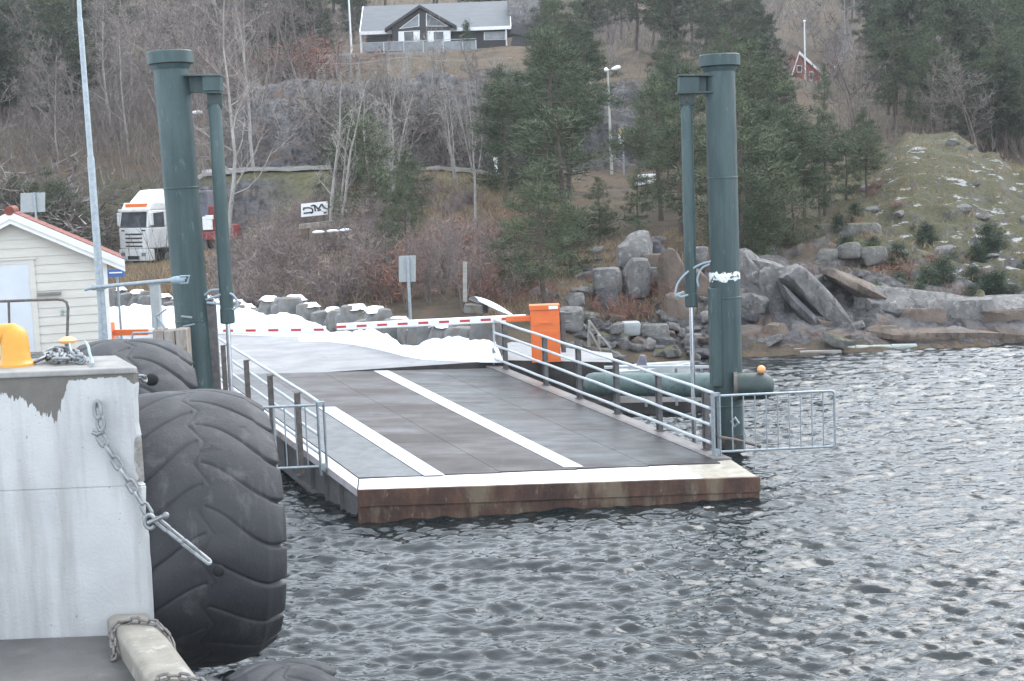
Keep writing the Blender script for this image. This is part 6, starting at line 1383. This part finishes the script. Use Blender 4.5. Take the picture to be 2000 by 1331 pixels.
wood(26, 1090, 1560, 150, 250, FB, 7, 11, 'bare purple-grey tree on the high slope above the red house', 'leafless high slope', 1.1, nohouse)
wood(14, 1480, 1800, 185, 260, FB, 8, 12, 'bare purple-grey tree behind the red house', 'leafless wood behind the red house', 1.1)
wood(10, 1420, 1760, 118, 150, FP, 5, 8, 'green pine just below the red house', 'pines below the red house', 1.0, lambda px, d: not 1530 < px < 1700)
wood(62, 1690, 2080, 82, 160, FP + ['pine2', 'pine0'], 5, 9.5, 'dark green conifer in the wood behind the mossy knoll', 'conifer wood behind the knoll', 1.1, lambda px, d: px > 1722 or d > 178)
wood(22, 1640, 2080, 170, 260, FP + FB[:2], 9, 13, 'tall conifer on the skyline slope at the upper right', 'upper right conifer slope', 1.1, lambda px, d: px > 1720 or d > 182)
wood(12, 1650, 2060, 80, 130, FB, 5, 8, 'bare brown tree among the conifers behind the knoll', 'bare trees behind the knoll')
wood(22, -100, 700, 180, 300, FP + FB, 10, 14, 'tree on the high slope at the upper left', 'upper left slope trees', 1.2)
wood(22, 1080, 1700, 255, 330, FP + FB[:2], 9, 13, 'tree on the top of the slope above the red house', 'top slope trees', 1.2)
wood(18, 520, 1000, 91, 97, ['fbirch0', 'fbirch1', 'ash0', 'ash1', 'fshrub0'], 3.2, 5.5, 'bare grey tree growing out of the dark cliff face', 'bare trees on the dark cliff')
wood(8, 690, 840, 60, 80, ['pine2', 'young0', 'young1', 'pine0'], 2.6, 4.6, 'green conifer among the pale bare trees below the cliff', 'conifers below the cliff', 1.3)
wood(4, 1000, 1330, 54, 82, ['pine0', 'pine2', 'pine1', 'young2'], 3.5, 6.0, 'dark pine filling the slope behind the front pine', 'pines behind the front pine', 1.25, lambda px, d: not 1130 < px < 1295)
wood(10, 1420, 1700, 76, 112, ['pine0', 'pine2', 'far0', 'far1'], 5, 8, 'green pine behind the dense stand below the red house', 'pines behind the dense stand', 1.25, lambda px, d: not 1530 < px < 1700)
wood(16, 1790, 2080, 78, 100, ['far2', 'pine2', 'far0'], 4.5, 7.5, 'full green conifer close behind the crest of the knoll', 'conifers at the knoll crest', 1.2)
# --- dry grass and heather tufts (uncountable ground cover)
tr = []; rs = np.random.RandomState(11)
def tufts(n, px0, px1, d0, d1, hh, cnt=14):
    for _ in range(n):
        g = G(rs.uniform(px0, px1), rs.uniform(d0, d1))
        if g[2] < .5: continue
        for _ in range(cnt):
            b_ = g + V(rs.normal() * .22, rs.normal() * .22, -.03); d_ = unit(V(rs.normal() * .5, rs.normal() * .5, 1)); s = unit(np.cross(d_, rs.normal(size=3))) * .016; tr.append((b_ - s, b_ + s, b_ + d_ * hh * rs.uniform(.5, 1.3)))
tufts(500, 215, 760, 47, 66, .5); tufts(420, 930, 1420, 45.5, 58, .35); tufts(500, 700, 1100, 60, 83, .55); tufts(500, 215, 420, 50, 78, .45); tufts(260, 1640, 2040, 47, 70, .25); tufts(200, 600, 1120, 104, 134, .5, 10)
tag(tri_mesh('dry_grass', np.array(tr), 'drygrass', None), 'dry brown grass on the banks', kind='stuff')

ug = []
def brush(n, px0, px1, d0, d1, hh, w, cnt, spread=.9):
    for _ in range(n):
        px_ = rs.uniform(px0, px1); dd_ = d0 + (d1 - d0) * rs.rand() ** .8; g = G(px_, dd_)
        if (685 < px_ < 1100 and dd_ < 158) or (1520 < px_ < 1700 and 140 < dd_ < 175): continue
        for _ in range(cnt):
            b_ = g + V(rs.normal() * spread, rs.normal() * spread, -.1); d_ = unit(V(rs.normal() * .35, rs.normal() * .35, 1)); s = unit(np.cross(d_, rs.normal(size=3))) * w; l = hh * rs.uniform(.4, 1.3)
            m_ = b_ + d_ * l * .5; ug.append((b_ - s, b_ + s, b_ + d_ * l))
            for q_ in range(2): e = m_ + unit(d_ + rs.normal(size=3) * .5) * l * .5; ug.append((m_ - s * .7, m_ + s * .7, e))
brush(1300, -120, 2100, 104, 200, 3.2, .026, 9); brush(700, -150, 430, 78, 130, 2.6, .022, 9); brush(160, 1650, 2100, 76, 130, 2.2, .02, 9); brush(900, -120, 2100, 200, 320, 5, .045, 8, 1.5)
tag(tri_mesh('undergrowth', np.array(ug), 'twig_far', None), 'brown leafless undergrowth on the hillside', kind='stuff')

# ================================================================== LIGHT: overcast daylight
SUN_EL, SUN_AZ = math.radians(50), math.radians(46)
w = bpy.data.worlds.new('World'); sc.world = w; w.use_nodes = True; nt = w.node_tree; bg = nt.nodes['Background']
sky = nt.nodes.new('ShaderNodeTexSky'); sky.sky_type = 'NISHITA'; sky.sun_disc = False; sky.sun_elevation = SUN_EL; sky.sun_rotation = SUN_AZ; sky.air_density = 1.0; sky.dust_density = 2.5; sky.ozone_density = 1.0
hs = nt.nodes.new('ShaderNodeHueSaturation'); hs.inputs['Saturation'].default_value = .22; nt.links.new(sky.outputs[0], hs.inputs['Color']); cl_ = nt.nodes.new('ShaderNodeMix'); cl_.data_type = 'RGBA'; cl_.inputs[0].default_value = .73; nt.links.new(hs.outputs[0], cl_.inputs[6]); cl_.inputs[7].default_value = (4.35, 4.85, 5.45, 1); nt.links.new(cl_.outputs[2], bg.inputs['Color']); bg.inputs['Strength'].default_value = .15
sl = bpy.data.lights.new('sun', 'SUN'); sl.energy = .5; sl.specular_factor = .0; sl.angle = math.radians(40); sl.color = (1, .97, .93); so = bpy.data.objects.new('sun', sl); COL.objects.link(so)
dv = V(math.sin(SUN_AZ) * math.cos(SUN_EL), math.cos(SUN_AZ) * math.cos(SUN_EL), math.sin(SUN_EL)); so.rotation_euler = Vector(tuple(dv)).to_track_quat('Z', 'Y').to_euler(); so.location = (0, 0, 80)
sc.view_settings.view_transform = 'Standard'; sc.view_settings.look = 'None'; sc.view_settings.gamma = 1; sc.view_settings.exposure = 1.95
for k, o in PR.items():
    if k not in fresh:
        for ch in list(o.children): bpy.data.objects.remove(ch)
        bpy.data.objects.remove(o)
for o in bpy.data.objects:
    if '_h' in o: del o['_h']
# ================================================================== AIR: thin damp haze between here and the far slope
hz = MB().bx(-330, 330, -6, 720, -3.5, 95).build('haze', 'white'); hz.data.materials.clear()
m = bpy.data.materials.new('damp_air'); m.use_nodes = True; nt = m.node_tree; nt.nodes.clear()
pv = nt.nodes.new('ShaderNodeVolumePrincipled'); pv.inputs['Color'].default_value = (.93, .95, 1, 1); pv.inputs['Density'].default_value = .00028; mo_ = nt.nodes.new('ShaderNodeOutputMaterial'); nt.links.new(pv.outputs[0], mo_.inputs['Volume'])
hz.data.materials.append(m); tag(hz, 'thin grey winter haze', kind='stuff')
